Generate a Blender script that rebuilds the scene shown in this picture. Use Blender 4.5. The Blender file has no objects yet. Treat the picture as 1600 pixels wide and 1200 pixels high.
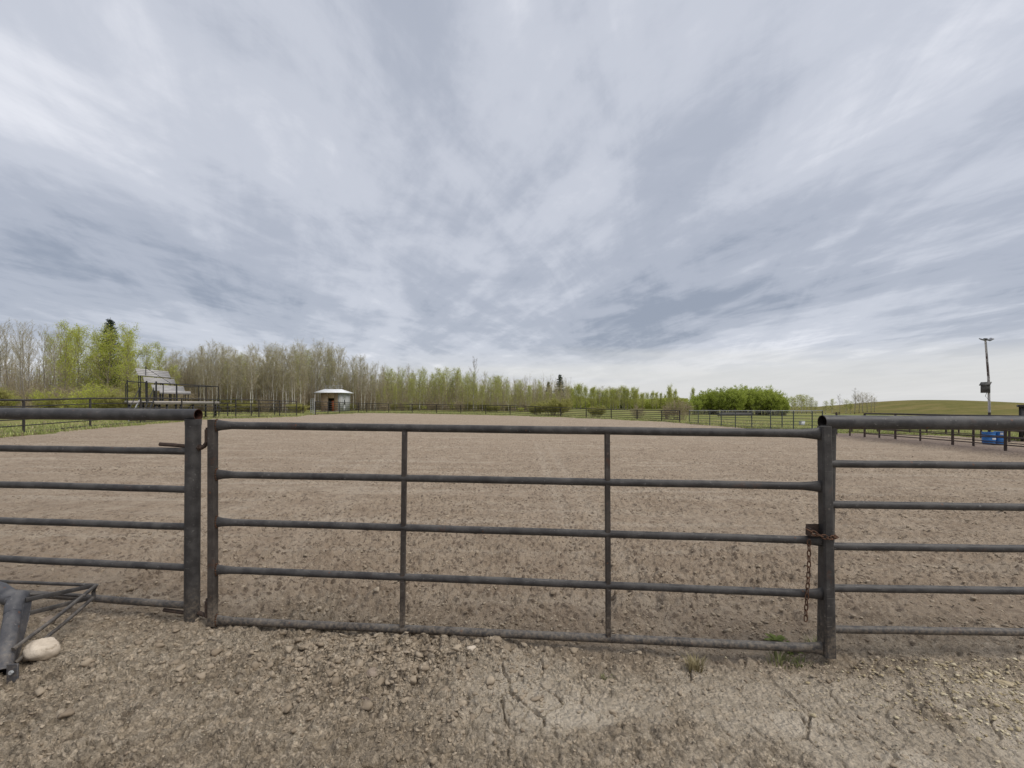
import bpy, math, random
import numpy as np
from mathutils import Vector, Matrix

random.seed(7)
rng = np.random.default_rng(11)
scene = bpy.context.scene
COL = scene.collection
PI = math.pi

# ------------------------------------------------------------------ survey
F = 711.1          # focal length of the photograph in its own pixels
HZ = 631.8         # level of the eye
CAM_Z = 1.54
TILT = 0.0129      # the whole yard falls gently towards the right


def smooth(a, b, x):
    t = np.clip((x - a) / (b - a), 0, 1)
    return t * t * (3 - 2 * t)


def gz(x, y):
    """large-scale height of the ground"""
    d = np.hypot(x, y)
    k = 1 - 0.55 * smooth(110, 300, d)
    return -TILT * np.asarray(x) * k


def hill_h(x, y):
    u = np.where(np.asarray(x) < 137.0, (np.asarray(x) - 137.0) / 27.0, (np.asarray(x) - 137.0) / 47.0)
    v = (y - 150.0) / 42.0
    return 4.55 * np.exp(-(u * u + v * v))


def on_ground(px, py):
    """point of the falling ground plane seen at a photograph pixel"""
    t = CAM_Z / ((py - HZ) / F - TILT * (px - 800) / F)
    x = (px - 800) / F * t
    return Vector((x, t, -TILT * x))


def at(px, py, d):
    return Vector(((px - 800) / F * d, d, CAM_Z + (HZ - py) / F * d))


def col_at(px, d):
    x = (px - 800) / F * d
    return Vector((x, d, float(gz(x, d))))


class VPlane:
    """upright plane through two plan points"""
    def __init__(self, a, b):
        self.a, self.b = a, b

    def __call__(self, px, py, off=0.0):
        (ax, ay), (bx, by) = self.a, self.b
        nx, ny = (by - ay), -(bx - ax)
        L = math.hypot(nx, ny)
        nx, ny = nx / L, ny / L
        if ny > 0:
            nx, ny = -nx, -ny          # towards the camera
        dx = (px - 800) / F
        t = ((ax + nx * off) * nx + (ay + ny * off) * ny) / (dx * nx + ny)
        return Vector((dx * t, t, CAM_Z + (HZ - py) / F * t))


# ------------------------------------------------------------------ noise
def _hash(ix, iy, seed):
    h = (ix.astype(np.int64) * 374761393 + iy.astype(np.int64) * 668265263 + seed * 974634777) & 0xFFFFFFFF
    h = ((h ^ (h >> 13)) * 1274126177) & 0xFFFFFFFF
    h = h ^ (h >> 16)
    return (h & 0xFFFFFF) / float(0xFFFFFF)


def vnoise(x, y, seed=0):
    ix, iy = np.floor(x), np.floor(y)
    fx, fy = x - ix, y - iy
    u = fx * fx * fx * (fx * (fx * 6 - 15) + 10)
    v = fy * fy * fy * (fy * (fy * 6 - 15) + 10)
    a = _hash(ix, iy, seed); b = _hash(ix + 1, iy, seed)
    c = _hash(ix, iy + 1, seed); d = _hash(ix + 1, iy + 1, seed)
    return (a + (b - a) * u) * (1 - v) + (c + (d - c) * u) * v


def fbm(x, y, seed=0, oct=4):
    s, a, t = 0, 1.0, 0
    for i in range(oct):
        s = s + a * vnoise(x, y, seed + i * 17); t += a
        x, y, a = x * 2.03 + 5.1, y * 2.03 + 1.7, a * 0.5
    return s / t


def worley(x, y, seed=0):
    """F1, F2 and the nearest cell's random number"""
    ix, iy = np.floor(x), np.floor(y)
    f1 = np.full(x.shape, 9.0); f2 = np.full(x.shape, 9.0); rid = np.zeros(x.shape)
    for dx in (-1, 0, 1):
        for dy in (-1, 0, 1):
            cx, cy = ix + dx, iy + dy
            qx = cx + 0.1 + 0.8 * _hash(cx, cy, seed)
            qy = cy + 0.1 + 0.8 * _hash(cx, cy, seed + 31)
            d = np.hypot(qx - x, qy - y)
            r = _hash(cx, cy, seed + 77)
            new = d < f1
            f2 = np.where(new, f1, np.minimum(f2, d))
            rid = np.where(new, r, rid)
            f1 = np.where(new, d, f1)
    return f1, f2, rid


# ------------------------------------------------------------------ mesh builder
class Geo:
    def __init__(self):
        self.v, self.loops, self.sizes, self.mats, self.n = [], [], [], [], 0

    def add(self, verts, faces, mat=0):
        verts = np.asarray(verts, dtype=np.float64).reshape(-1, 3)
        if isinstance(faces, np.ndarray):
            self.loops.append((faces + self.n).ravel())
            self.sizes.append(np.full(len(faces), faces.shape[1], dtype=np.int64))
            self.mats.append(np.full(len(faces), mat, dtype=np.int64))
        else:
            fl = [i + self.n for f in faces for i in f]
            self.loops.append(np.array(fl, dtype=np.int64))
            self.sizes.append(np.array([len(f) for f in faces], dtype=np.int64))
            self.mats.append(np.full(len(faces), mat, dtype=np.int64))
        self.v.append(verts); self.n += len(verts)

    # --- shapes
    def box(self, c, size, rz=0.0, mat=0, rot=None, bev=0.0):
        sx, sy, sz = [s / 2 for s in size]
        M = rot if rot is not None else Matrix.Rotation(rz, 3, 'Z')
        if bev <= 0:
            vs = [M @ Vector((x, y, z)) + Vector(c) for z in (-sz, sz) for y in (-sy, sy) for x in (-sx, sx)]
            fs = [(0, 2, 3, 1), (4, 5, 7, 6), (0, 1, 5, 4), (2, 6, 7, 3), (0, 4, 6, 2), (1, 3, 7, 5)]
            self.add([tuple(v) for v in vs], fs, mat)
            return
        b = bev
        prof = [(-sx + b, -sy), (sx - b, -sy), (sx, -sy + b), (sx, sy - b), (sx - b, sy), (-sx + b, sy), (-sx, sy - b), (-sx, -sy + b)]
        k = 1 - b / max(sx, sy)
        rings = [(-sz, k), (-sz + b, 1), (sz - b, 1), (sz, k)]
        vs = []
        for z, s in rings:
            for x, y in prof:
                vs.append(tuple(M @ Vector((x * s, y * s, z)) + Vector(c)))
        fs = []
        for r in range(3):
            for i in range(8):
                j = (i + 1) % 8
                fs.append((r * 8 + i, r * 8 + j, r * 8 + 8 + j, r * 8 + 8 + i))
        fs.append(tuple(range(7, -1, -1))); fs.append(tuple(range(24, 32)))
        self.add(vs, fs, mat)

    def tube(self, pts, radii, n=12, cap=True, mat=0, up=(0, 0, 1), square=False):
        """pts along a path, radii a number, or per point a number or (up, side)"""
        pts = [Vector(p) for p in pts]
        if not isinstance(radii, (list, tuple)):
            radii = [radii] * len(pts)
        up = Vector(up)
        if square:
            k = 0.72
            prof = [(1, -k), (1, k), (k, 1), (-k, 1), (-1, k), (-1, -k), (-k, -1), (k, -1)]
        else:
            prof = [(math.cos(2 * PI * i / n), math.sin(2 * PI * i / n)) for i in range(n)]
        n = len(prof)
        vs, fs = [], []
        for i, p in enumerate(pts):
            t = (pts[min(i + 1, len(pts) - 1)] - pts[max(i - 1, 0)]).normalized()
            uu = up if abs(t.dot(up)) < 0.97 else Vector((0, 1, 0)) if abs(t.y) < 0.9 else Vector((1, 0, 0))
            s = t.cross(uu).normalized(); w = s.cross(t).normalized()
            r = radii[i]
            ru, rs = r if isinstance(r, (tuple, list)) else (r, r)
            for a, b in prof:
                vs.append(tuple(p + s * (a * rs) + w * (b * ru)))
        for i in range(len(pts) - 1):
            for j in range(n):
                k2 = (j + 1) % n
                fs.append((i * n + j, i * n + k2, i * n + n + k2, i * n + n + j))
        if cap:
            fs.append(tuple(range(n - 1, -1, -1)))
            m = (len(pts) - 1) * n
            fs.append(tuple(range(m, m + n)))
        self.add(vs, fs, mat)

    def pipe(self, a, b, r, wall=0.006, n=24, seg=10, mat=0, inner=1):
        """hollow pipe with open ends"""
        a, b = Vector(a), Vector(b)
        pts = [a.lerp(b, i / seg) for i in range(seg + 1)]
        self.tube(pts, r, n, False, mat)
        t = (b - a).normalized()
        s = t.cross(Vector((0, 0, 1))).normalized(); w = s.cross(t).normalized()
        ri = r - wall
        for p, sg in ((a, 1), (b, -1)):
            vs = []
            for rr, off in ((r, 0), (ri, 0), (ri, 0.25)):
                for i in range(n):
                    ang = 2 * PI * i / n
                    vs.append(tuple(p + s * math.cos(ang) * rr + w * math.sin(ang) * rr + t * (off * sg)))
            f1, f2 = [], []
            for i in range(n):
                j = (i + 1) % n
                f1.append((i, j, n + j, n + i)); f2.append((n + i, n + j, 2 * n + j, 2 * n + i))
            if sg > 0:
                f1 = [f[::-1] for f in f1]; f2 = [f[::-1] for f in f2]
            f2.append(tuple(range(2 * n, 3 * n)))
            self.add(vs, f1, inner); self.add(vs, f2, inner)

    def segs(self, P0, P1, R0, R1, n=3, mat=0):
        P0, P1 = np.asarray(P0), np.asarray(P1)
        R0, R1 = np.asarray(R0), np.asarray(R1)
        t = P1 - P0
        t = t / np.maximum(np.linalg.norm(t, axis=1, keepdims=True), 1e-9)
        ref = np.where(np.abs(t[:, 2:3]) < 0.9, np.array([[0, 0, 1.0]]), np.array([[1.0, 0, 0]]))
        s = np.cross(t, ref); s /= np.linalg.norm(s, axis=1, keepdims=True)
        w = np.cross(s, t)
        m = len(P0)
        V = np.zeros((m, 2 * n, 3))
        for i in range(n):
            a = 2 * PI * i / n
            o = s * math.cos(a) + w * math.sin(a)
            V[:, i] = P0 + o * R0[:, None]
            V[:, n + i] = P1 + o * R1[:, None]
        base = (np.arange(m) * 2 * n)[:, None]
        fs = []
        for i in range(n):
            j = (i + 1) % n
            fs.append(base + np.array([[i, j, n + j, n + i]]))
        self.add(V.reshape(-1, 3), np.concatenate(fs), mat)

    def leaves(self, P, size, mat=0, flat=0.0, aspect=0.7, r=None):
        """one pointed leaf-sized quad at each point"""
        r = r or rng
        m = len(P)
        a = r.normal(size=(m, 3)); a[:, 2] *= (1 - flat)
        a /= np.linalg.norm(a, axis=1, keepdims=True)
        b = r.normal(size=(m, 3)); b[:, 2] *= (1 - flat)
        b -= a * np.sum(a * b, axis=1, keepdims=True)
        b /= np.maximum(np.linalg.norm(b, axis=1, keepdims=True), 1e-6)
        s = (np.asarray(size) * np.ones(m))[:, None] * (0.6 + 0.8 * r.random((m, 1)))
        V = np.stack([P - a * s * 0.5, P + b * s * 0.5 * aspect, P + a * s * 0.5, P - b * s * 0.5 * aspect], axis=1)
        self.add(V.reshape(-1, 3), np.arange(m * 4).reshape(m, 4), mat)

    def build(self, name, mats, parent=None, smooth_shade=False, origin=None):
        me = bpy.data.meshes.new(name)
        if not isinstance(mats, (list, tuple)):
            mats = [mats]
        V = np.concatenate(self.v)
        if origin is not None:
            V = V - np.array(origin)[None]
        L = np.concatenate(self.loops).astype(np.int32); S = np.concatenate(self.sizes).astype(np.int32)
        me.vertices.add(len(V)); me.vertices.foreach_set('co', V.astype(np.float32).ravel())
        me.loops.add(len(L)); me.loops.foreach_set('vertex_index', L)
        me.polygons.add(len(S))
        st = np.concatenate([[0], np.cumsum(S)[:-1]]).astype(np.int32)
        me.polygons.foreach_set('loop_start', st)
        me.polygons.foreach_set('material_index', np.concatenate(self.mats).astype(np.int32))
        me.update(calc_edges=True)
        me.validate()
        for m in mats:
            me.materials.append(m)
        if smooth_shade:
            me.polygons.foreach_set('use_smooth', np.ones(len(me.polygons), dtype=bool))
            if smooth_shade != 'all':
                me.set_sharp_from_angle(angle=math.radians(40))
        o = bpy.data.objects.new(name, me)
        COL.objects.link(o)
        if origin is not None:
            o.location = origin
        if parent is not None:
            o.parent = parent
        return o


def tag(o, label, cat, group=None, kind=None):
    o['label'] = label; o['category'] = cat
    if group:
        o['group'] = group
    if kind:
        o['kind'] = kind
    return o


def thing(name, label, cat, loc=(0, 0, 0), rz=0.0, group=None):
    o = bpy.data.objects.new(name, None)
    o.empty_display_size = 0.2
    o.location = loc; o.rotation_euler = (0, 0, rz)
    COL.objects.link(o)
    return tag(o, label, cat, group)


def part(g, name, mats, parent, smooth_shade=True, label=None):
    """link a Geo given in world coordinates under a thing whose Empty is unrotated"""
    o = g.build(name, mats, None, smooth_shade)
    if parent is not None:
        w = Vector((0, 0, 0)); p = parent
        while p is not None:
            w += p.location; p = p.parent
        o.data.transform(Matrix.Translation(-w))
        o.parent = parent
    if label:
        o['label'] = label
    return o


# ------------------------------------------------------------------ materials
def newmat(name):
    m = bpy.data.materials.new(name); m.use_nodes = True
    nt = m.node_tree; nt.nodes.clear()
    return m, nt


def nd(nt, t, **kw):
    n = nt.nodes.new(t)
    for k, v in kw.items():
        if k.startswith('i_'):
            key = k[2:]
            key = int(key) if key.isdigit() else key.replace('_', ' ')
            if isinstance(v, bpy.types.NodeSocket):
                nt.links.new(v, n.inputs[key])
            else:
                n.inputs[key].default_value = v
        else:
            setattr(n, k, v)
    return n


def mth(nt, op, a, b=None, c=None, clamp=False):
    n = nt.nodes.new('ShaderNodeMath'); n.operation = op; n.use_clamp = clamp
    for i, v in enumerate((a, b, c)):
        if v is None:
            continue
        if isinstance(v, bpy.types.NodeSocket):
            nt.links.new(v, n.inputs[i])
        else:
            n.inputs[i].default_value = v
    return n.outputs[0]


def mixc(nt, f, a, b, mode='MIX'):
    n = nt.nodes.new('ShaderNodeMix'); n.data_type = 'RGBA'; n.blend_type = mode
    for idx, v in ((0, f), (6, a), (7, b)):
        if isinstance(v, bpy.types.NodeSocket):
            nt.links.new(v, n.inputs[idx])
        elif idx == 0:
            n.inputs[0].default_value = v
        else:
            n.inputs[idx].default_value = (*v, 1) if len(v) == 3 else v
    return n.outputs[2]


def ramp(nt, f, stops, interp='LINEAR'):
    n = nt.nodes.new('ShaderNodeValToRGB')
    nt.links.new(f, n.inputs[0])
    cr = n.color_ramp; cr.interpolation = interp
    while len(cr.elements) < len(stops):
        cr.elements.new(0.5)
    for e, (p, c) in zip(cr.elements, stops):
        e.position = p
        e.color = (*c, 1) if isinstance(c, (tuple, list)) else (c, c, c, 1)
    return n.outputs[0]


def maprange(nt, v, a, b, c=0.0, d=1.0, kind='SMOOTHSTEP'):
    n = nt.nodes.new('ShaderNodeMapRange'); n.interpolation_type = kind; n.clamp = True
    nt.links.new(v, n.inputs[0])
    for i, x in enumerate((a, b, c, d)):
        n.inputs[i + 1].default_value = x
    return n.outputs[0]


def noise(nt, vec, scale, detail=4, rough=0.55, dist=0.0):
    n = nd(nt, 'ShaderNodeTexNoise', i_Scale=scale, i_Detail=detail, i_Roughness=rough, i_Distortion=dist)
    if vec is not None:
        nt.links.new(vec, n.inputs['Vector'])
    return n.outputs[0]


def finish(nt, col, rough=0.7, bump=None, bump_d=0.01, bump_s=0.6, metal=0.0, spec=0.4):
    b = nd(nt, 'ShaderNodeBsdfPrincipled')
    b.inputs['Metallic'].default_value = metal
    b.inputs['Specular IOR Level'].default_value = spec
    for key, v in (('Base Color', col), ('Roughness', rough)):
        if isinstance(v, bpy.types.NodeSocket):
            nt.links.new(v, b.inputs[key])
        else:
            b.inputs[key].default_value = (*v, 1) if key == 'Base Color' else v
    if bump is not None:
        bn = nd(nt, 'ShaderNodeBump', i_Strength=bump_s, i_Distance=bump_d, i_Height=bump)
        nt.links.new(bn.outputs[0], b.inputs['Normal'])
    o = nd(nt, 'ShaderNodeOutputMaterial')
    nt.links.new(b.outputs[0], o.inputs[0])
    return b


def pos(nt):
    return nd(nt, 'ShaderNodeNewGeometry').outputs['Position']


def mat_steel(name, base, dust, rust_amt=0.35, rough=0.5, scuff=0.6, mud=0.5):
    """old dark paint: dust, pale scuffs, rust blooms"""
    m, nt = newmat(name)
    p = pos(nt)
    n1 = noise(nt, p, 9, 5, 0.65)
    n2 = noise(nt, p, 45, 4, 0.7)
    n3 = noise(nt, p, 5.5, 6, 0.72)
    n4 = noise(nt, p, 140, 3, 0.6)
    c = mixc(nt, maprange(nt, n1, 0.35, 0.72), base, dust)
    c = mixc(nt, mth(nt, 'MULTIPLY', maprange(nt, n2, 0.62, 0.74), scuff), c, (0.26, 0.25, 0.235))
    rust = mixc(nt, n4, (0.075, 0.03, 0.016), (0.16, 0.075, 0.04))
    c = mixc(nt, mth(nt, 'MULTIPLY', maprange(nt, n3, 0.60, 0.70), rust_amt), c, rust)
    chip = nd(nt, 'ShaderNodeTexVoronoi', i_Vector=p, i_Scale=21.0)
    cs = nd(nt, 'ShaderNodeSeparateColor', i_0=chip.outputs['Color'])
    cm_ = mth(nt, 'MULTIPLY', maprange(nt, mth(nt, 'ADD', chip.outputs['Distance'], mth(nt, 'MULTIPLY', n4, 0.35)), 0.30, 0.36, 1.0, 0.0), maprange(nt, cs.outputs[0], 0.86, 0.88))
    c = mixc(nt, mth(nt, 'MULTIPLY', cm_, 0.85), c, mixc(nt, maprange(nt, cs.outputs[1], 0.45, 0.55), rust, (0.11, 0.10, 0.09)))
    scr = noise(nt, nd(nt, 'ShaderNodeMapping', i_Vector=p, i_Scale=(2.0, 40, 60)).outputs[0], 4.0, 3, 0.6)
    c = mixc(nt, mth(nt, 'MULTIPLY', maprange(nt, scr, 0.66, 0.72), 0.5), c, (0.30, 0.285, 0.265))
    z_ = nd(nt, 'ShaderNodeSeparateXYZ', i_0=p).outputs[2]
    mudf = mth(nt, 'MULTIPLY', maprange(nt, mth(nt, 'ADD', z_, mth(nt, 'MULTIPLY', n1, -0.35)), -0.16, 0.16, 1.0, 0.0), maprange(nt, n2, 0.36, 0.66, 0.0, mud))
    c = mixc(nt, mudf, c, (0.27, 0.215, 0.155))
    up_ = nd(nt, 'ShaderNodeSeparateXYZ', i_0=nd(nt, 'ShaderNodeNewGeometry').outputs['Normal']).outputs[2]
    c = mixc(nt, mth(nt, 'MULTIPLY', maprange(nt, up_, 0.55, 1.0), maprange(nt, n1, 0.35, 0.65, 0.04, 0.32)), c, (0.20, 0.185, 0.165))  # paler tone on faces turned upward
    r = maprange(nt, n1, 0.3, 0.75, rough - 0.08, rough + 0.2, 'LINEAR')
    finish(nt, c, r, n2, 0.0015, 0.35, spec=0.3)
    return m


def mat_simple(name, a, b, scale=6, rough=0.7, bump_d=0.004, metal=0.0, spec=0.35, stretch=None):
    m, nt = newmat(name)
    p = pos(nt)
    if stretch:
        p = nd(nt, 'ShaderNodeMapping', i_Vector=p, i_Scale=stretch).outputs[0]
    n1 = noise(nt, p, scale, 5, 0.65)
    c = mixc(nt, maprange(nt, n1, 0.32, 0.7), a, b)
    finish(nt, c, rough, n1, bump_d, 0.5, metal, spec)
    return m


def mat_leaf(name, a, b, trans=0.45, var=0.4):
    m, nt = newmat(name)
    p = pos(nt)
    oi = nd(nt, 'ShaderNodeObjectInfo')
    ri = nd(nt, 'ShaderNodeNewGeometry').outputs['Random Per Island']
    f = mth(nt, 'ADD', mth(nt, 'MULTIPLY', oi.outputs['Random'], 0.55), mth(nt, 'MULTIPLY', ri, 0.45))
    c = mixc(nt, f, a, b)
    hs = nd(nt, 'ShaderNodeHueSaturation', i_Color=c)
    hs.inputs['Value'].default_value = 1
    nt.links.new(mth(nt, 'ADD', mth(nt, 'MULTIPLY', ri, var), 1 - var / 2), hs.inputs['Value'])
    c = hs.outputs[0]
    d = nd(nt, 'ShaderNodeBsdfDiffuse', i_Color=c)
    t = nd(nt, 'ShaderNodeBsdfTranslucent', i_Color=c)
    mx = nd(nt, 'ShaderNodeMixShader', i_0=trans)
    nt.links.new(d.outputs[0], mx.inputs[1]); nt.links.new(t.outputs[0], mx.inputs[2])
    o = nd(nt, 'ShaderNodeOutputMaterial'); nt.links.new(mx.outputs[0], o.inputs[0])
    return m


M = {}
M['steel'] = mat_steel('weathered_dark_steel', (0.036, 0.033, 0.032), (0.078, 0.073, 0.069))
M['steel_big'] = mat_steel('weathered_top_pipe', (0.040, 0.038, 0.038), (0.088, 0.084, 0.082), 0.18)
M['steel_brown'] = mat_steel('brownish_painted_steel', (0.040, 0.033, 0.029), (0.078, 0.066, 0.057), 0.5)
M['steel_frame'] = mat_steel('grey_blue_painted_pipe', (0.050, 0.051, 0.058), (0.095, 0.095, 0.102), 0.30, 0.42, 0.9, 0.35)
M['rust_in'] = mat_simple('rusty_pipe_inside', (0.028, 0.012, 0.008), (0.07, 0.026, 0.016), 40, 0.9)
M['dark_in'] = mat_simple('dark_pipe_inside', (0.02, 0.017, 0.015), (0.04, 0.03, 0.024), 40, 0.9)
M['rust'] = mat_simple('rusty_iron', (0.045, 0.024, 0.014), (0.13, 0.062, 0.034), 60, 0.85)
M['rust_old'] = mat_simple('old_brown_iron', (0.04, 0.028, 0.022), (0.085, 0.055, 0.04), 50, 0.8)
M['fence_far'] = mat_simple('arena_fence_paint', (0.022, 0.020, 0.019), (0.05, 0.043, 0.038), 3, 0.6)
M['fence_brown'] = mat_simple('rust_brown_fence_paint', (0.034, 0.024, 0.02), (0.075, 0.05, 0.04), 3, 0.65)
M['galv'] = mat_simple('galvanised_steel', (0.33, 0.34, 0.34), (0.50, 0.51, 0.51), 5, 0.5, 0.002, 0.2)
M['panel_green'] = mat_simple('grey_green_panel_paint', (0.05, 0.06, 0.055), (0.10, 0.11, 0.10), 4, 0.55)
M['plank'] = mat_simple('weathered_grey_planks', (0.34, 0.325, 0.315), (0.52, 0.505, 0.49), 3, 0.8, 0.004, stretch=(6, 0.6, 14))
M['deckwood'] = mat_simple('grey_deck_wood', (0.30, 0.27, 0.235), (0.46, 0.425, 0.385), 3, 0.85, 0.004, stretch=(6, 0.6, 10))
M['black_metal'] = mat_simple('black_stand_frame', (0.015, 0.015, 0.016), (0.035, 0.033, 0.032), 5, 0.5)
M['white_metal'] = mat_simple('white_metal_sheet', (0.66, 0.67, 0.68), (0.80, 0.81, 0.82), 2, 0.45)
M['grey_wall'] = mat_simple('grey_painted_boards', (0.40, 0.405, 0.40), (0.52, 0.52, 0.51), 2, 0.75, 0.004, stretch=(14, 14, 0.6))
M['tan_wood'] = mat_simple('unpainted_tan_boards', (0.36, 0.255, 0.165), (0.52, 0.395, 0.27), 2, 0.8, 0.004, stretch=(14, 14, 0.6))
M['orange'] = mat_simple('orange_brown_door', (0.30, 0.075, 0.022), (0.40, 0.11, 0.035), 5, 0.6)
M['door_dark'] = mat_simple('dark_doorway_backing', (0.06, 0.04, 0.022), (0.11, 0.07, 0.04), 5, 0.8)
M['glass'] = mat_simple('dark_window_glass', (0.02, 0.024, 0.026), (0.035, 0.04, 0.042), 2, 0.08, 0.0, 0.0, 0.5)
M['white_paint'] = mat_simple('white_trim', (0.62, 0.62, 0.60), (0.74, 0.74, 0.72), 4, 0.5)
M['blue'] = mat_simple('blue_plastic', (0.026, 0.125, 0.35), (0.042, 0.18, 0.47), 3, 0.4)
M['paper'] = mat_simple('white_paper_label', (0.55, 0.56, 0.57), (0.7, 0.7, 0.7), 20, 0.7)
M['birdbox'] = mat_simple('weathered_box_wood', (0.055, 0.052, 0.046), (0.13, 0.125, 0.115), 6, 0.85)
M['lamp_metal'] = mat_simple('grey_lamp_housing', (0.16, 0.165, 0.17), (0.30, 0.30, 0.31), 8, 0.4, 0.001, 0.5)
M['lamp_glass'] = mat_simple('lamp_front_glass', (0.10, 0.10, 0.10), (0.16, 0.16, 0.16), 8, 0.15)
M['shed_dark'] = mat_simple('dark_metal_shelter', (0.03, 0.029, 0.028), (0.06, 0.055, 0.052), 3, 0.55)
M['shed_grey'] = mat_simple('brownish_grey_shelter_wall', (0.14, 0.115, 0.11), (0.20, 0.17, 0.16), 3, 0.7)
M['stone_pale'] = None


def mat_pole():
    m, nt = newmat('peeling_white_pole')
    p = pos(nt)
    z = nd(nt, 'ShaderNodeSeparateXYZ', i_0=p).outputs[2]
    n1 = noise(nt, nd(nt, 'ShaderNodeMapping', i_Vector=p, i_Scale=(6, 6, 2.2)).outputs[0], 1.6, 6, 0.7)
    c = mixc(nt, maprange(nt, n1, 0.3, 0.7), (0.42, 0.40, 0.38), (0.60, 0.59, 0.57))
    bare = mth(nt, 'ADD', n1, maprange(nt, z, 1.5, 2.9, -0.22, 0.07, 'LINEAR'))
    bare = mth(nt, 'SUBTRACT', bare, maprange(nt, z, 3.9, 5.0, 0.0, 0.13, 'LINEAR'))
    c = mixc(nt, maprange(nt, bare, 0.5, 0.58), c, (0.085, 0.055, 0.042))
    c = mixc(nt, maprange(nt, z, 1.05, 1.15, 1.0, 0.0), c, (0.05, 0.035, 0.03))
    finish(nt, c, 0.7, n1, 0.004, 0.5)
    return m


M['pole'] = mat_pole()


def mat_stone(name, a, b, spot=(0.12, 0.1, 0.08)):
    m, nt = newmat(name)
    tc = nd(nt, 'ShaderNodeTexCoord').outputs['Object']
    n1 = noise(nt, tc, 9, 6, 0.65)
    n2 = noise(nt, tc, 60, 4, 0.7)
    n3 = noise(nt, tc, 28, 3, 0.6)
    c = mixc(nt, maprange(nt, n1, 0.3, 0.7), a, b)
    c = mixc(nt, mth(nt, 'MULTIPLY', maprange(nt, n3, 0.62, 0.7), 0.55), c, spot)
    zz = nd(nt, 'ShaderNodeSeparateXYZ', i_0=nd(nt, 'ShaderNodeTexCoord').outputs['Generated']).outputs[2]
    c = mixc(nt, maprange(nt, mth(nt, 'ADD', zz, mth(nt, 'MULTIPLY', n1, -0.5)), -0.05, 0.30, 0.85, 0.0), c, (0.25, 0.20, 0.145))
    c = mixc(nt, maprange(nt, n2, 0.55, 0.7, 0.0, 0.45), c, spot)
    finish(nt, c, 0.85, n2, 0.006, 0.8, spec=0.2)
    return m


M['stone_pale'] = mat_stone('pale_buff_stone', (0.46, 0.385, 0.30), (0.62, 0.535, 0.43), (0.26, 0.20, 0.14))
M['stone_brown'] = mat_stone('brown_fieldstone', (0.22, 0.17, 0.13), (0.32, 0.26, 0.205))


def mat_clod(name, a, b, var):
    m, nt = newmat(name)
    p = pos(nt)
    ri = nd(nt, 'ShaderNodeNewGeometry').outputs['Random Per Island']
    n1 = noise(nt, p, 50, 4, 0.7)
    c = mixc(nt, ri, a, b)
    c = mixc(nt, mth(nt, 'MULTIPLY', n1, 0.5), c, var)
    finish(nt, c, 0.95, n1, 0.006, 0.7, spec=0.15)
    return m


M['clod'] = mat_clod('dry_clay_clods', (0.20, 0.155, 0.11), (0.40, 0.33, 0.245), (0.29, 0.235, 0.172))
M['pebble'] = mat_clod('pale_pebbles', (0.20, 0.165, 0.125), (0.46, 0.41, 0.31), (0.33, 0.28, 0.20))
M['ochre'] = mat_clod('yellowish_gravel', (0.30, 0.235, 0.13), (0.62, 0.55, 0.40), (0.46, 0.38, 0.24))

BARK = {}
BARK['pale'] = mat_simple('pale_poplar_bark', (0.34, 0.32, 0.265), (0.54, 0.52, 0.45), 3, 0.9, 0.01)
BARK['grey'] = mat_simple('grey_bark', (0.19, 0.165, 0.135), (0.32, 0.285, 0.235), 3, 0.9, 0.01)
BARK['dark'] = mat_simple('dark_bark', (0.045, 0.038, 0.03), (0.09, 0.075, 0.06), 3, 0.9, 0.01)
BARK['twig'] = mat_simple('grey_twigs', (0.33, 0.285, 0.205), (0.50, 0.445, 0.34), 3, 0.9, 0.002)
BARK['twig_brown'] = mat_simple('brown_twigs', (0.28, 0.225, 0.15), (0.43, 0.36, 0.25), 3, 0.9, 0.002)
LEAF = {}
LEAF['bud'] = mat_leaf('olive_buds', (0.365, 0.344, 0.135), (0.513, 0.486, 0.216))
LEAF['fresh'] = mat_leaf('fresh_yellow_green_leaves', (0.408, 0.444, 0.072), (0.600, 0.636, 0.144))
LEAF['soft'] = mat_leaf('pale_green_leaves', (0.377, 0.410, 0.098), (0.546, 0.566, 0.169))
LEAF['hedge'] = mat_leaf('strong_green_leaves', (0.31, 0.37, 0.070), (0.46, 0.52, 0.12))
LEAF['spruce'] = mat_leaf('dark_needles', (0.042, 0.060, 0.036), (0.078, 0.102, 0.060), 0.1)
LEAF['olive'] = mat_leaf('olive_shrub_leaves', (0.324, 0.312, 0.096), (0.456, 0.432, 0.156))
LEAF['brownbud'] = mat_leaf('brownish_buds', (0.312, 0.247, 0.143), (0.429, 0.351, 0.195))
LEAF['grass'] = mat_leaf('grass_blades', (0.287, 0.328, 0.103), (0.425, 0.448, 0.184), 0.3)
LEAF['tuft'] = mat_leaf('dull_green_tuft', (0.15, 0.17, 0.07), (0.27, 0.27, 0.13), 0.3)
LEAF['straw'] = mat_leaf('dry_straw_blades', (0.28, 0.235, 0.13), (0.44, 0.38, 0.24), 0.3)
LEAF['weed'] = mat_leaf('bright_weed_leaves', (0.115, 0.15, 0.045), (0.19, 0.225, 0.075), 0.3)


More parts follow.
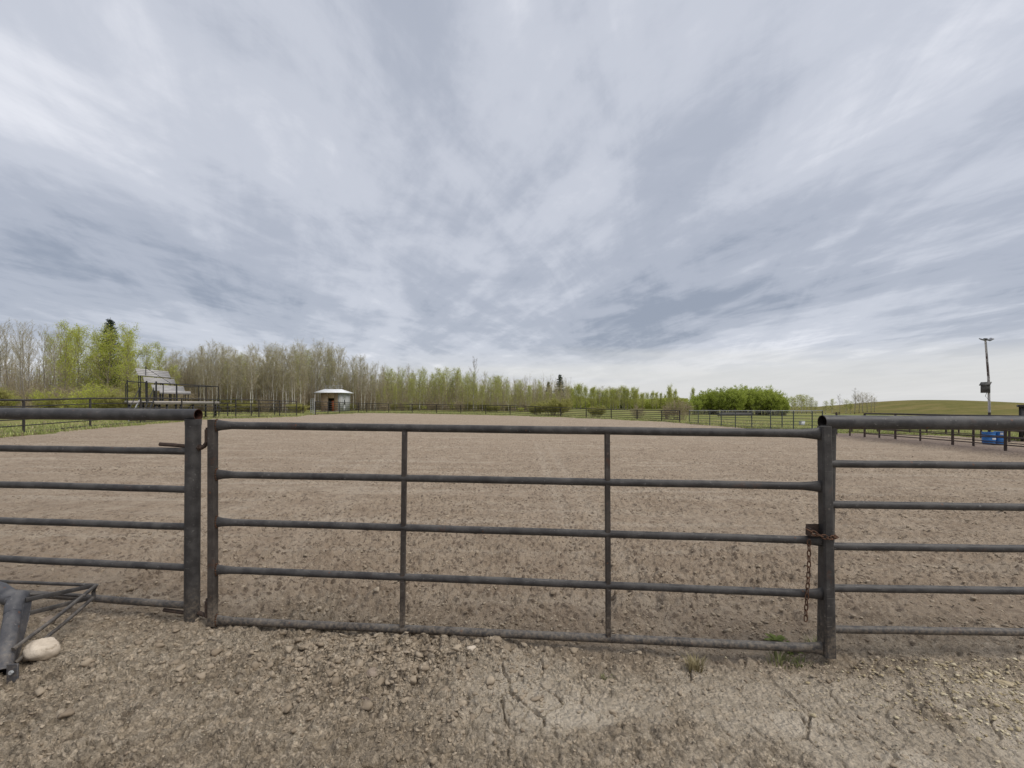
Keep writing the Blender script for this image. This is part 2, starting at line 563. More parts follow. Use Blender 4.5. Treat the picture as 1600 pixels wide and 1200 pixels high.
def mat_dirt():
    m, nt = newmat('dry_arena_soil')
    p = pos(nt)
    sx = nd(nt, 'ShaderNodeSeparateXYZ', i_0=p)
    at_pale = nd(nt, 'ShaderNodeAttribute', attribute_name='pale').outputs['Fac']
    at_yard = nd(nt, 'ShaderNodeAttribute', attribute_name='yard').outputs['Fac']
    at_mud = nd(nt, 'ShaderNodeAttribute', attribute_name='mud').outputs['Fac']
    at_till = nd(nt, 'ShaderNodeAttribute', attribute_name='crumb').outputs['Fac']
    big = noise(nt, p, 0.22, 5, 0.6)
    mid = noise(nt, p, 2.2, 6, 0.65)
    fine = noise(nt, p, 26, 5, 0.72)
    grit = noise(nt, p, 120, 3, 0.7)
    # long dragging streaks across the arena
    drag = noise(nt, nd(nt, 'ShaderNodeMapping', i_Vector=p, i_Scale=(0.18, 2.6, 1)).outputs[0], 1.0, 5, 0.6)
    c = mixc(nt, maprange(nt, mid, 0.3, 0.72), (0.305, 0.234, 0.168), (0.425, 0.340, 0.252))
    c = mixc(nt, maprange(nt, big, 0.4, 0.65, 0.0, 0.5), c, (0.34, 0.265, 0.195))
    c = mixc(nt, maprange(nt, drag, 0.5, 0.66, 0.0, 0.6), c, (0.45, 0.375, 0.290))
    at_track = nd(nt, 'ShaderNodeAttribute', attribute_name='track').outputs['Fac']
    c = mixc(nt, mth(nt, 'MULTIPLY', at_track, 0.55), c, (0.46, 0.385, 0.30))
    # dark specks in two sizes, painting the small shadows of the clods
    vor = nd(nt, 'ShaderNodeTexVoronoi', i_Vector=p, i_Scale=17.0, i_Randomness=1.0)
    rc = nd(nt, 'ShaderNodeSeparateColor', i_0=vor.outputs['Color']).outputs[0]
    clod_shade = mth(nt, 'MULTIPLY', maprange(nt, rc, 0.58, 0.66), maprange(nt, mth(nt, 'ADD', vor.outputs['Distance'], mth(nt, 'MULTIPLY', fine, 0.35)), 0.52, 0.66, 1.0, 0.0))
    clod_shade = mth(nt, 'MULTIPLY', clod_shade, mth(nt, 'MULTIPLY', maprange(nt, mid, 0.3, 0.6, 0.25, 0.8), maprange(nt, at_till, 0.2, 1.1, 0.25, 1.0)))
    c = mixc(nt, clod_shade, c, (0.125, 0.092, 0.067))
    vor2 = nd(nt, 'ShaderNodeTexVoronoi', i_Vector=p, i_Scale=6.5, i_Randomness=1.0)
    rc2 = nd(nt, 'ShaderNodeSeparateColor', i_0=vor2.outputs['Color']).outputs[1]
    clod_shade2 = mth(nt, 'MULTIPLY', maprange(nt, rc2, 0.74, 0.82), maprange(nt, mth(nt, 'ADD', vor2.outputs['Distance'], mth(nt, 'MULTIPLY', fine, 0.6)), 0.5, 0.66, 0.38, 0.0))
    c = mixc(nt, clod_shade2, c, (0.15, 0.113, 0.087))
    c = mixc(nt, maprange(nt, fine, 0.54, 0.72, 0.0, 0.6), c, (0.50, 0.42, 0.325))
    gran = noise(nt, p, 11, 8, 0.82)
    c = mixc(nt, maprange(nt, gran, 0.37, 0.47, 0.75, 0.0), c, (0.105, 0.078, 0.056))  # low grain darkened: shade in the gaps between crumbs, as colour
    c = mixc(nt, maprange(nt, gran, 0.55, 0.66, 0.0, 0.5), c, (0.43, 0.37, 0.295))
    # the yard in front of the gate: greyer clay, pale where it dried hard
    yc = mixc(nt, maprange(nt, mid, 0.32, 0.7), (0.335, 0.270, 0.196), (0.51, 0.428, 0.325))
    yc = mixc(nt, maprange(nt, noise(nt, p, 9, 6, 0.7), 0.45, 0.7, 0.0, 0.6), yc, (0.31, 0.24, 0.16))
    yc = mixc(nt, maprange(nt, fine, 0.55, 0.75, 0.0, 0.6), yc, (0.54, 0.465, 0.365))
    yc = mixc(nt, maprange(nt, gran, 0.36, 0.46, 0.7, 0.0), yc, (0.12, 0.092, 0.068))  # same painted gap shade for the yard clay
    yc = mixc(nt, maprange(nt, gran, 0.56, 0.66, 0.0, 0.5), yc, (0.58, 0.51, 0.405))
    for sc_, lo, hi in ((42.0, 0.74, 1.26), (105.0, 0.80, 1.2), (19.0, 0.86, 1.14)):
        wv = nd(nt, 'ShaderNodeVectorMath', operation='ADD', i_0=p, i_1=nd(nt, 'ShaderNodeVectorMath', operation='SCALE', i_0=nd(nt, 'ShaderNodeTexNoise', i_Vector=p, i_Scale=sc_ * 1.3, i_Detail=2.0).outputs['Color'], i_Scale=0.7 / sc_).outputs[0]).outputs[0]
        vv = nd(nt, 'ShaderNodeTexVoronoi', i_Vector=wv, i_Scale=sc_)
        rnd = nd(nt, 'ShaderNodeSeparateColor', i_0=vv.outputs['Color']).outputs[0]
        k = maprange(nt, rnd, 0.0, 1.0, lo, hi, 'LINEAR')
        kk = nd(nt, 'ShaderNodeCombineColor', i_0=k, i_1=k, i_2=k).outputs[0]
        yc = mixc(nt, 1.0, yc, kk, 'MULTIPLY')
        crumb_h = vv.outputs['Distance'] if sc_ == 42.0 else crumb_h
    c = mixc(nt, at_yard, c, yc)
    c = mixc(nt, mth(nt, 'MULTIPLY', at_pale, 0.85), c, mixc(nt, maprange(nt, fine, 0.3, 0.7), (0.55, 0.468, 0.36), (0.70, 0.61, 0.485)))
    c = mixc(nt, mth(nt, 'MULTIPLY', at_mud, 0.85), c, mixc(nt, fine, (0.13, 0.097, 0.080), (0.25, 0.195, 0.165)))
    h = mth(nt, 'ADD', mth(nt, 'MULTIPLY', fine, 1.0), mth(nt, 'MULTIPLY', grit, 0.35))
    h = mth(nt, 'ADD', h, mth(nt, 'MULTIPLY', mth(nt, 'SUBTRACT', 1.0, vor.outputs['Distance']), 0.9))
    h = mth(nt, 'ADD', h, mth(nt, 'MULTIPLY', noise(nt, p, 7, 4, 0.6), 1.6))
    h = mth(nt, 'ADD', h, mth(nt, 'MULTIPLY', gran, 1.6))
    h = mth(nt, 'SUBTRACT', h, mth(nt, 'MULTIPLY', mth(nt, 'MULTIPLY', crumb_h, at_yard), 1.5))
    finish(nt, c, 0.96, h, 0.03, 0.9, spec=0.12)
    return m


def mat_field(name, a, b, dry):
    m, nt = newmat(name)
    p = pos(nt)
    n1 = noise(nt, p, 0.35, 6, 0.65)
    n2 = noise(nt, p, 3.0, 6, 0.7)
    n3 = noise(nt, p, 22, 4, 0.7)
    n4 = noise(nt, nd(nt, 'ShaderNodeMapping', i_Vector=p, i_Scale=(0.05, 0.22, 1)).outputs[0], 1.0, 4, 0.6)
    c = mixc(nt, maprange(nt, n1, 0.35, 0.68), a, b)
    c = mixc(nt, maprange(nt, n2, 0.45, 0.7, 0.0, 0.6), c, dry)
    c = mixc(nt, maprange(nt, n4, 0.46, 0.62, 0.0, 0.8), c, dry)
    c = mixc(nt, maprange(nt, n3, 0.5, 0.7, 0.0, 0.5), c, tuple(x * 0.55 for x in a))
    finish(nt, c, 0.95, mth(nt, 'ADD', n3, n2), 0.05, 0.8, spec=0.1)
    return m


M['dirt'] = mat_dirt()
M['field'] = mat_field('spring_grass', (0.130, 0.150, 0.038), (0.200, 0.212, 0.062), (0.265, 0.232, 0.098))
M['hillgrass'] = mat_field('rough_hill_grass', (0.118, 0.114, 0.030), (0.158, 0.142, 0.040), (0.21, 0.165, 0.062))

# ------------------------------------------------------------------ camera, light, sky
cam_d = bpy.data.cameras.new('camera')
cam = bpy.data.objects.new('camera', cam_d)
COL.objects.link(cam)
cam.location = (0, 0, CAM_Z); cam.rotation_euler = (PI / 2, 0, 0)
cam_d.sensor_fit = 'HORIZONTAL'; cam_d.sensor_width = 36.0; cam_d.lens = 16.0
cam_d.shift_y = (HZ - 600) / 1600.0
cam_d.clip_start = 0.05; cam_d.clip_end = 6000
scene.camera = cam

SUN_EL, SUN_AZ = math.radians(56), math.radians(118)   # azimuth from +Y towards +X
sun_d = bpy.data.lights.new('sun', 'SUN')
sun_d.energy = 1.5; sun_d.angle = math.radians(38); sun_d.color = (1.0, 0.96, 0.9)
sun = bpy.data.objects.new('sun', sun_d); COL.objects.link(sun)
sdir = Vector((math.sin(SUN_AZ) * math.cos(SUN_EL), math.cos(SUN_AZ) * math.cos(SUN_EL), math.sin(SUN_EL)))
sun.rotation_euler = sdir.to_track_quat('Z', 'Y').to_euler()

world = bpy.data.worlds.new('World'); scene.world = world
world.use_nodes = True
wt = world.node_tree; wt.nodes.clear()


def build_sky():
    nt = wt
    sky = nd(nt, 'ShaderNodeTexSky', sky_type='NISHITA', sun_disc=False)
    sky.sun_elevation = SUN_EL; sky.sun_rotation = SUN_AZ
    sky.air_density = 1.0; sky.dust_density = 2.0
    D = nd(nt, 'ShaderNodeVectorMath', operation='NORMALIZE', i_0=nd(nt, 'ShaderNodeTexCoord').outputs['Generated']).outputs[0]
    s = nd(nt, 'ShaderNodeSeparateXYZ', i_0=D)
    dx, dy, dz = s.outputs
    zz = mth(nt, 'ADD', mth(nt, 'MAXIMUM', dz, 0.0), 0.085)
    u = mth(nt, 'DIVIDE', dx, zz); v = mth(nt, 'DIVIDE', dy, zz)

    def layer(su, sv, off, scale, detail, rough, dist, rot=0.0):
        ca, sa = math.cos(rot), math.sin(rot)
        uu = mth(nt, 'ADD', mth(nt, 'MULTIPLY', u, ca), mth(nt, 'MULTIPLY', v, sa))
        vv = mth(nt, 'SUBTRACT', mth(nt, 'MULTIPLY', v, ca), mth(nt, 'MULTIPLY', u, sa))
        c = nd(nt, 'ShaderNodeCombineXYZ', i_0=mth(nt, 'MULTIPLY', uu, su), i_1=mth(nt, 'MULTIPLY', vv, sv), i_2=off)
        return noise(nt, c.outputs[0], scale, detail, rough, dist)
    bands = layer(1.0, 0.27, 3.7, 1.10, 6, 0.55, 0.6, 0.18)      # long streets of cloud
    streak = layer(1.0, 0.20, 9.1, 3.0, 6, 0.58, 0.7, -0.35)     # finer fibres across them
    fibre = layer(1.0, 0.14, 4.4, 4.5, 5, 0.6, 0.4, 0.45)
    puff = layer(0.9, 0.7, 5.3, 2.6, 8, 0.62, 0.35, 0.4)         # mottled lumps
    soft = layer(0.5, 0.32, 1.9, 0.8, 3, 0.5, 0.0, -0.2)
    t = mth(nt, 'MULTIPLY', mth(nt, 'SUBTRACT', bands, 0.5), 1.25)
    for n_, k_ in ((streak, 0.55), (fibre, 0.34), (puff, 0.70), (soft, 1.0)):
        t = mth(nt, 'ADD', t, mth(nt, 'MULTIPLY', mth(nt, 'SUBTRACT', n_, 0.5), k_))
    # near the horizon the deck is seen edge-on: a thick grey belt, then the clear rim
    belt = mth(nt, 'MULTIPLY', maprange(nt, dz, 0.06, 0.14), maprange(nt, dz, 0.18, 0.42, 1.0, 0.0))
    t = mth(nt, 'SUBTRACT', t, mth(nt, 'MULTIPLY', belt, 0.24))
    t = mth(nt, 'ADD', t, mth(nt, 'MULTIPLY', maprange(nt, dz, 0.22, 0.5), 0.10))
    t = mth(nt, 'ADD', mth(nt, 'MULTIPLY', t, 1.12), 0.13)
    rimn = layer(0.2, 0.6, 2.2, 1.0, 4, 0.55, 0.2, 0.1)
    rim = maprange(nt, mth(nt, 'ADD', dz, mth(nt, 'MULTIPLY', mth(nt, 'SUBTRACT', rimn, 0.5), 0.10)), 0.05, 0.125, 1.0, 0.0)
    f = maprange(nt, t, -0.5, 0.5, 0.0, 1.0, 'LINEAR')
    cl = ramp(nt, f, [(0.0, (1.90, 2.14, 2.64)), (0.30, (2.72, 2.93, 3.43)), (0.62, (3.60, 3.78, 4.25)), (1.0, (4.95, 5.05, 5.42))], 'EASE')
    cl = mixc(nt, mth(nt, 'MULTIPLY', rim, maprange(nt, dx, -0.65, 0.05, 0.15, 0.85)), cl, (4.45, 4.45, 4.40))
    c = mixc(nt, 0.94, sky.outputs[0], cl)
    bg = nd(nt, 'ShaderNodeBackground', i_Color=c, i_Strength=0.1)
    out = nd(nt, 'ShaderNodeOutputWorld')
    nt.links.new(bg.outputs[0], out.inputs[0])


build_sky()
vs_ = scene.view_settings
vs_.view_transform = 'Standard'; vs_.look = 'None'; vs_.exposure = 0.72; vs_.gamma = 1.0
vs_.use_curve_mapping = False

# ------------------------------------------------------------------ ground
EDGE_PX = [(-60, 691), (0, 684.5), (60, 679), (141, 671), (220, 664.5), (284, 659), (335, 654.5), (404, 653.6), (463, 651.4),
           (480, 649), (493, 648.3), (530, 646.8), (573, 645.6), (644, 646.6), (720, 647.8), (797, 649.6), (876, 652.4),
           (955, 655.6), (1034, 659), (1077, 662.6), (1127, 666), (1175, 669.9), (1240, 673), (1320, 677), (1400, 678.5),
           (1500, 682), (1560, 686), (1640, 694)]
edge = [on_ground(*p) for p in EDGE_PX]
EDGE_AZ = np.array([math.atan2(p.x, p.y) for p in edge])
EDGE_D = np.array([math.hypot(p.x, p.y) for p in edge])
EDGE_AZ = np.concatenate([[-2.2, -1.3], EDGE_AZ, [1.3, 2.2]])
EDGE_D = np.concatenate([[22.0, 20.0], EDGE_D, [25.0, 25.0]])


def edge_dist(az):
    return np.interp(az, EDGE_AZ, EDGE_D)


GATE_A = ((332.5 - 800) / F * 3.19, 3.19)
GATE_B = ((1290 - 800) / F * 2.83, 2.83)


def gate_line_y(x):
    return 3.13 - 0.075 * x


def detail_height(X, Y):
    """clods, cracks and furrows; returns height and the soil masks"""
    d = np.hypot(X, Y)
    front = smooth(0.45, -0.55, Y - gate_line_y(X) + 0.9 * (fbm(X * 1.3, Y * 1.3, 5, 6) - 0.5))
    wx = X + 0.05 * (vnoise(X * 9, Y * 9, 1) - 0.5); wy = Y + 0.05 * (vnoise(X * 9, Y * 9, 2) - 0.5)
    h = np.zeros_like(X)
    # rolling unevenness
    h += 0.05 * (fbm(X * 0.9, Y * 0.9, 40) - 0.5) + 0.03 * (fbm(X * 3, Y * 3, 44) - 0.5)
    # crumbs of three sizes
    def clods(scale, hh, keep, seed, sharp=1.0):
        f1, f2, r = worley(wx * scale, wy * scale, seed)
        size = 0.25 + 0.35 * ((r * 7.3) % 1.0)
        dome = np.clip(1 - (f1 / size) ** 2, 0, 1) ** 0.6
        return hh * dome * (r < keep) * (0.5 + 0.5 * ((r * 13.7) % 1.0)) * sharp
    c1 = clods(34, 0.015, 0.85, 3); c2 = clods(15, 0.030, 0.65, 8); c3 = clods(7.5, 0.036, 0.40, 13)
    near = smooth(9, 4, d)
    patch = smooth(0.38, 0.62, fbm(X * 0.8, Y * 0.8, 60))
    # clod heap under the left half of the gate
    heap = np.exp(-(((X + 0.75) / 0.85) ** 2 + ((Y - 2.72) / 0.42) ** 2))
    leftside = smooth(-0.2, -1.2, X)
    gut = np.exp(-((X + 0.4) / 1.6) ** 2 - ((Y - 3.5) / 0.35) ** 2)
    pale = smooth(-0.35, 0.0, X + 0.35 * (fbm(X * 2, Y * 2, 71) - 0.5)) * smooth(2.75, 2.4, Y + 0.5 * (fbm(X * 1.7, Y * 1.7, 73) - 0.5))
    pale = pale * smooth(0.34, 0.46, fbm(X * 1.6 + 3, Y * 1.6, 75, 6))
    pale = np.maximum(pale, 0.9 * np.exp(-(((X - 0.02) / 0.3) ** 2 + ((Y - 2.45) / 0.35) ** 2)))
    pale = np.maximum(pale, 0.55 * smooth(0.50, 0.62, fbm(X * 1.2 + 9, Y * 1.6 + 4, 78, 6)) * smooth(0.1, 0.8, X) * smooth(2.85, 2.6, Y))
    pale = pale * front
    crumb = np.clip(0.75 + 0.7 * heap + 0.45 * leftside + 0.5 * gut + 0.5 * (patch - 0.5) - 0.9 * pale, 0.06, 1.7)
    rake = smooth(0.36, 0.62, vnoise(X * 0.22 + 0.4 * vnoise(X * 0.7, Y * 0.7, 67), Y * 1.9, 68)) * 0.65 + 0.35 * smooth(0.4, 0.6, vnoise(X * 0.15, Y * 0.5, 69))
    crumb = np.where(front < 0.5, 0.22 + 0.75 * rake + 0.35 * patch + 0.25 * gut, crumb)
    fade1, fade2, fade3 = smooth(8, 4, d), smooth(20, 9, d), smooth(45, 22, d)
    h += crumb * (c1 * fade1 + c2 * fade2 + c3 * fade3 * np.where(front < 0.5, 0.9, 0.5))
    h += (0.022 * (fbm(X * 9, Y * 9, 90, 5) - 0.5) + 0.016 * (fbm(X * 40, Y * 40, 96, 2) - 0.5) * fade1) * fade3 * (1 - 0.6 * pale)
    h += heap * 0.02
    h -= 0.040 * np.exp(-((Y - gate_line_y(X)) / 0.33) ** 2) * smooth(3.0, 2.0, np.abs(X)) + 0.02
    for mx, my in ((-2.26, 3.22), (2.02, 2.90)):
        rr = np.hypot(X - mx, Y - my)
        h += 0.045 * np.exp(-(rr / 0.11) ** 2) * (0.6 + 0.8 * fbm(X * 16, Y * 16, 87))
    # cracks of dried clay
    f1, f2, r = worley(wx * 4.6 + 0.35 * fbm(X * 6, Y * 6, 21), wy * 4.6 + 0.35 * fbm(X * 6, Y * 6, 22), 33)
    g1, g2, r2 = worley(wx * 10.5, wy * 10.5, 39)
    crackzone = np.clip(pale * 1.2 + front * 0.55 * smooth(0.5, 0.7, fbm(X * 1.1, Y * 1.1, 51)) - heap, 0, 1)
    cr = smooth(0.085, 0.0, f2 - f1) * smooth(0.25, 0.6, vnoise(X * 2.5, Y * 2.5, 55)) + 0.6 * smooth(0.13, 0.0, g2 - g1) * smooth(0.45, 0.7, vnoise(X * 3.1, Y * 3.1, 57))
    rim_ = smooth(0.30, 0.12, f2 - f1) * (1 - smooth(0.12, 0.04, f2 - f1))
    h += 0.008 * rim_ * crackzone * smooth(5, 3.2, d)
    core = np.exp(-(((X - 0.05) / 0.42) ** 2 + ((Y - 2.40) / 0.42) ** 2))
    h -= 0.034 * cr * np.minimum(crackzone + 0.5 * core, 0.9) * np.maximum(core, 0.45 + 0.55 * smooth(0.40, 0.62, vnoise(X * 1.3 + 2, Y * 1.3, 59))) * smooth(5, 3.2, d)
    # wheel tracks and drag lines inside the arena
    tr = 0
    for xc in (0.62, 1.05):
        xo = X - (xc + 0.018 * Y)
        tr = tr + np.exp(-(xo / 0.11) ** 2)
    for xc in (-1.5, -2.9):
        tr = tr + 0.7 * np.exp(-((X - (xc - 0.16 * Y)) / 0.16) ** 2)
    h -= 0.022 * tr * (1 - front) * smooth(16, 7, d) * (0.6 + 0.4 * np.sin(Y * 16))
    track = np.clip(tr, 0, 1) * (1 - front) * smooth(24, 10, d) * (0.55 + 0.45 * smooth(-0.4, 0.4, np.sin(Y * 16 + 3 * vnoise(X * 4, Y * 4, 64))))
    h += 0.016 * (vnoise(X * 0.35, Y * 3.4, 61) - 0.5) * (1 - front) * smooth(30, 12, d)
    # berm beneath the right-hand rails
    berm = np.exp(-((X - 17.3 + 0.25 * (fbm(Y * 0.8, X * 0.1, 65) - 0.5)) / 0.45) ** 2) * smooth(3, 8, Y) * smooth(26, 22, Y)
    h += berm * (0.10 + 0.12 * fbm(X * 2.2, Y * 2.2, 66))
    mud = np.clip(smooth(17.0, 18.4, X + 1.2 * (fbm(X, Y, 81) - 0.5)) * smooth(21.5, 17.5, X - 0.12 * Y + 2.2 * (fbm(X * 0.7, Y * 0.7, 82) - 0.5)) + berm * 0.9, 0, 1) * smooth(6, 10, Y)
    h += 0.06 * mud * (fbm(X * 3, Y * 3, 83) - 0.5)
    return h, front, pale, mud, crumb, track


def build_ground():
    rs = [0.5]
    while rs[-1] < 1600:
        d = rs[-1]
        k = 0.02 if d < 1.8 else 0.0029 if d < 3.6 else 0.0042 if d < 8 else 0.0055 if d < 20 else 0.009 if d < 45 else 0.012 if d < 90 else 0.05
        rs.append(d * (1 + k))
    rs = np.array(rs)
    fine = np.arange(-1.0, 1.0, 0.0017)
    out = np.linspace(1.0, 2 * PI - 1.0, 90)[:-1]
    az = np.concatenate([fine, out])
    nr, na = len(rs), len(az)
    R, A = np.meshgrid(rs, az, indexing='ij')
    X, Y = R * np.sin(A), R * np.cos(A)
    Z = gz(X, Y)
    h, front, pale, mud, crumb, track = detail_height(X, Y)
    Aw = (A + PI) % (2 * PI) - PI
    ragged = 1 + 0.030 * (fbm(X * 0.7, Y * 0.7, 91) - 0.5) * 2 + 0.02 * (fbm(X * 2.5, Y * 2.5, 92) - 0.5)
    is_dirt = (R < edge_dist(Aw) * ragged)
    Z = Z + np.where(is_dirt, h, 0.09 * (fbm(X * 0.8, Y * 0.8, 95) - 0.42) * smooth(4, 20, R) * smooth(200, 60, R))
    V = np.stack([X, Y, Z], axis=-1).reshape(-1, 3)
    idx = np.arange(nr * na).reshape(nr, na)
    a = idx[:-1, :]; b = idx[1:, :]
    a2 = np.roll(a, -1, axis=1); b2 = np.roll(b, -1, axis=1)
    quads = np.stack([a, a2, b2, b], axis=-1).reshape(-1, 4)
    fd = is_dirt[:-1, :].ravel()
    attrs = {'pale': pale, 'yard': front, 'mud': mud, 'crumb': crumb, 'track': track}
    for nm, sel, mat in (('dirt_ground', fd, M['dirt']), ('grass_field', ~fd, M['field'])):
        q = quads[sel]
        used = np.unique(q)
        remap = np.full(len(V), -1, dtype=np.int64); remap[used] = np.arange(len(used))
        q = remap[q]; vv = V[used]
        g = Geo(); g.add(vv, q[:, ::-1])
        if nm == 'dirt_ground':       # centre cap under the camera
            ring = remap[idx[0]]
            g.loops.append(ring[::-1].copy()); g.sizes.append(np.array([len(ring)])); g.mats.append(np.array([0]))
        o = g.build(nm, mat, None, 'all')
        o['kind'] = 'structure'
        if nm == 'dirt_ground':
            for k, arr in attrs.items():
                at_ = o.data.attributes.new(k, 'FLOAT', 'POINT')
                at_.data.foreach_set('value', arr.reshape(-1)[used].astype(np.float32))


build_ground()


def build_hill():
    xs = np.linspace(40, 400, 150); ys = np.linspace(62, 290, 110)
    X, Y = np.meshgrid(xs, ys, indexing='ij')
    B = hill_h(X, Y)
    Z = gz(X, Y) + B - 0.25 + 0.12 * (fbm(X * 0.2, Y * 0.2, 33) - 0.5)
    g = Geo()
    idx = np.arange(X.size).reshape(X.shape)
    q = np.stack([idx[:-1, :-1], idx[1:, :-1], idx[1:, 1:], idx[:-1, 1:]], axis=-1).reshape(-1, 4)
    g.add(np.stack([X, Y, Z], -1).reshape(-1, 3), q)
    o = g.build('hill', M['hillgrass'], None, 'all')
    o['kind'] = 'structure'


build_hill()


def ground_z(x, y):
    """height with the fine relief, for standing small things on the soil"""
    X, Y = np.array([float(x)]), np.array([float(y)])
    return float(gz(X, Y)[0] + detail_height(X, Y)[0][0])


def ground_zs(X, Y):
    return gz(X, Y) + detail_height(X, Y)[0]


# ------------------------------------------------------------------ gate and near fences
def jitter_line(a, b, n, amt):
    a, b = Vector(a), Vector(b)
    return [a.lerp(b, i / n) + Vector((0, 0, (random.random() - 0.5) * amt if 0 < i < n else 0)) for i in range(n + 1)]


def flared(a, b, r, fl_a=True, fl_b=True, n=14):
    """pipe pinched flat where it is welded to the stile"""
    a, b = Vector(a), Vector(b)
    L = (b - a).length
    ts = [0, 0.012, 0.03, 0.055] + [0.055 + (0.89) * i / n for i in range(1, n)] + [0.945, 0.97, 0.988, 1]
    pts, rr = [], []
    for t in ts:
        pts.append(a.lerp(b, t) + Vector((0, 0, (random.random() - 0.5) * 0.002)))
        k = 0
        if fl_a:
            k = max(k, 1 - t * L / 0.15)
        if fl_b:
            k = max(k, 1 - (1 - t) * L / 0.15)
        k = max(0, k); k = k * k
        rr.append((r * (1 + 0.62 * k), r * (1 - 0.35 * k)))
    return pts, rr


# --- gate
gp = VPlane(GATE_A, GATE_B)
base_l = gp(332.5, 977)
gate = thing('pipe_gate', 'dark steel five-rail pipe gate closed across the middle of the picture', 'gate', (base_l.x, base_l.y, 0.0))
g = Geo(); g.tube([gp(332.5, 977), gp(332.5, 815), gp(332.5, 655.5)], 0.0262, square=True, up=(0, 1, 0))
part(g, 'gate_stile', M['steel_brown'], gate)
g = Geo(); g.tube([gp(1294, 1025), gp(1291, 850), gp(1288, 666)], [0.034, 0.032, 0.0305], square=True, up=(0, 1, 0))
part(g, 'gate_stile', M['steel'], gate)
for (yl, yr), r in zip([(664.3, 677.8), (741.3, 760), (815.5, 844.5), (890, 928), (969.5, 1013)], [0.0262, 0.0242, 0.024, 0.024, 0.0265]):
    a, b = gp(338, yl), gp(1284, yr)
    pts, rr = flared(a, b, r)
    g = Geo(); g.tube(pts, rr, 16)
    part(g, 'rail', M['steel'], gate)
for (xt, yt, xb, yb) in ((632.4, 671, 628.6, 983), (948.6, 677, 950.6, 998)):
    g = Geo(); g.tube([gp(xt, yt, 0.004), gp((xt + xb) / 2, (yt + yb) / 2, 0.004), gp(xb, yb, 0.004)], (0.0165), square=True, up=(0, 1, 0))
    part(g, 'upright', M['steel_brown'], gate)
# weld beads of rust where rails meet the hinge stile
for yl in (664.3, 741.3, 815.5, 890, 969.5):
    g = Geo()
    c = gp(339.0, yl)
    for k in range(14):
        ang = 2 * PI * k / 14
        q = c + Vector((0, math.cos(ang) * 0.017, math.sin(ang) * 0.040))
        g.box(q, (0.010, 0.010, 0.011), rz=random.random(), bev=0.002)
    part(g, 'weld', M['rust'], gate)
# hinge eyes on the stile
for (y0, y1) in ((671, 691), (939, 964)):
    g = Geo(); g.tube([gp(324.2, y0), gp(324.2, y1)], 0.0175, 12)
    part(g, 'hinge_eye', M['rust_old'], gate)
# latch box welded on the third rail
g = Geo()
p0 = gp(1275, 829, 0.015)
g.box(p0 + Vector((0, 0.030, 0.004)), (0.088, 0.005, 0.058), bev=0.001)
g.box(p0 + Vector((-0.044, 0.006, -0.008)), (0.006, 0.048, 0.050), bev=0.001)
g.box(p0 + Vector((0.0, 0.006, -0.0295)), (0.088, 0.048, 0.005), bev=0.001)
part(g, 'latch_box', M['rust_old'], gate, label='small rusty open-fronted latch box on the third rail')

# --- fence at the left of the gate
LF_A = ((300.5 - 800) / F * 3.22, 3.22)
LF_B = ((-0.0 - 800) / F * 3.352, 3.352)
lp = VPlane(LF_A, LF_B)
b0 = lp(301, 966)
lf = thing('pipe_fence', 'dark steel pipe fence left of the gate, thick top pipe with rusty open end', 'fence', (b0.x, b0.y, 0))
g = Geo()
pts = [lp(300, 975), lp(300.3, 880), lp(301, 780), lp(302, 657)]
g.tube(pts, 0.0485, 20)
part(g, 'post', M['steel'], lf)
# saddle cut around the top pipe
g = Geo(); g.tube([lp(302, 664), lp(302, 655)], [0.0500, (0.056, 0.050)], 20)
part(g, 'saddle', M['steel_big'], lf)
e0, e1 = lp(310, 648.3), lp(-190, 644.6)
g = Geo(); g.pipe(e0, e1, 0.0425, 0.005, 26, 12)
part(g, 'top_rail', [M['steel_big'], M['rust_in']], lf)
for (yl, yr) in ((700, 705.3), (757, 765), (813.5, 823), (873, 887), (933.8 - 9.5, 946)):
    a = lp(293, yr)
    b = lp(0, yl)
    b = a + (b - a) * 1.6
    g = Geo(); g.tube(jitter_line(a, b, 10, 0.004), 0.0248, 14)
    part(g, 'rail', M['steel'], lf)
far_l = lp(-260, 980)
g = Geo(); g.tube([Vector((far_l.x, far_l.y, -0.05)), Vector((far_l.x, far_l.y, 1.43))], 0.0485, 18)
part(g, 'post', M['steel'], lf)
# hinge hooks through the post
g = Geo()
g.tube([lp(250, 694, 0.005), lp(270, 695.3, 0.005), lp(292, 697.2, 0.0)], 0.0135, 12)
part(g, 'hinge_pin', M['rust_old'], lf)
g = Geo()
g.tube([lp(310, 699), lp(315, 699.5), lp(319.5, 697), lp(322.5, 692.5), lp(324.0, 687), lp(324.2, 668)], [0.017, 0.016, 0.0145, 0.0135, 0.012, 0.012], 12)
g.tube([lp(308, 699), lp(312.5, 699.3)], 0.025, 6)
part(g, 'hinge_hook', M['rust_old'], lf)
g = Geo()
g.tube([lp(256, 953), lp(290, 957.5)], 0.0125, 12)
part(g, 'hinge_pin', M['rust_old'], lf)
g = Geo()
g.tube([lp(310, 957), lp(316, 959.5), lp(321, 961.5), lp(324.2, 959), lp(324.2, 935)], [0.015, 0.014, 0.013, 0.012, 0.012], 12)
part(g, 'hinge_hook', M['rust_old'], lf)

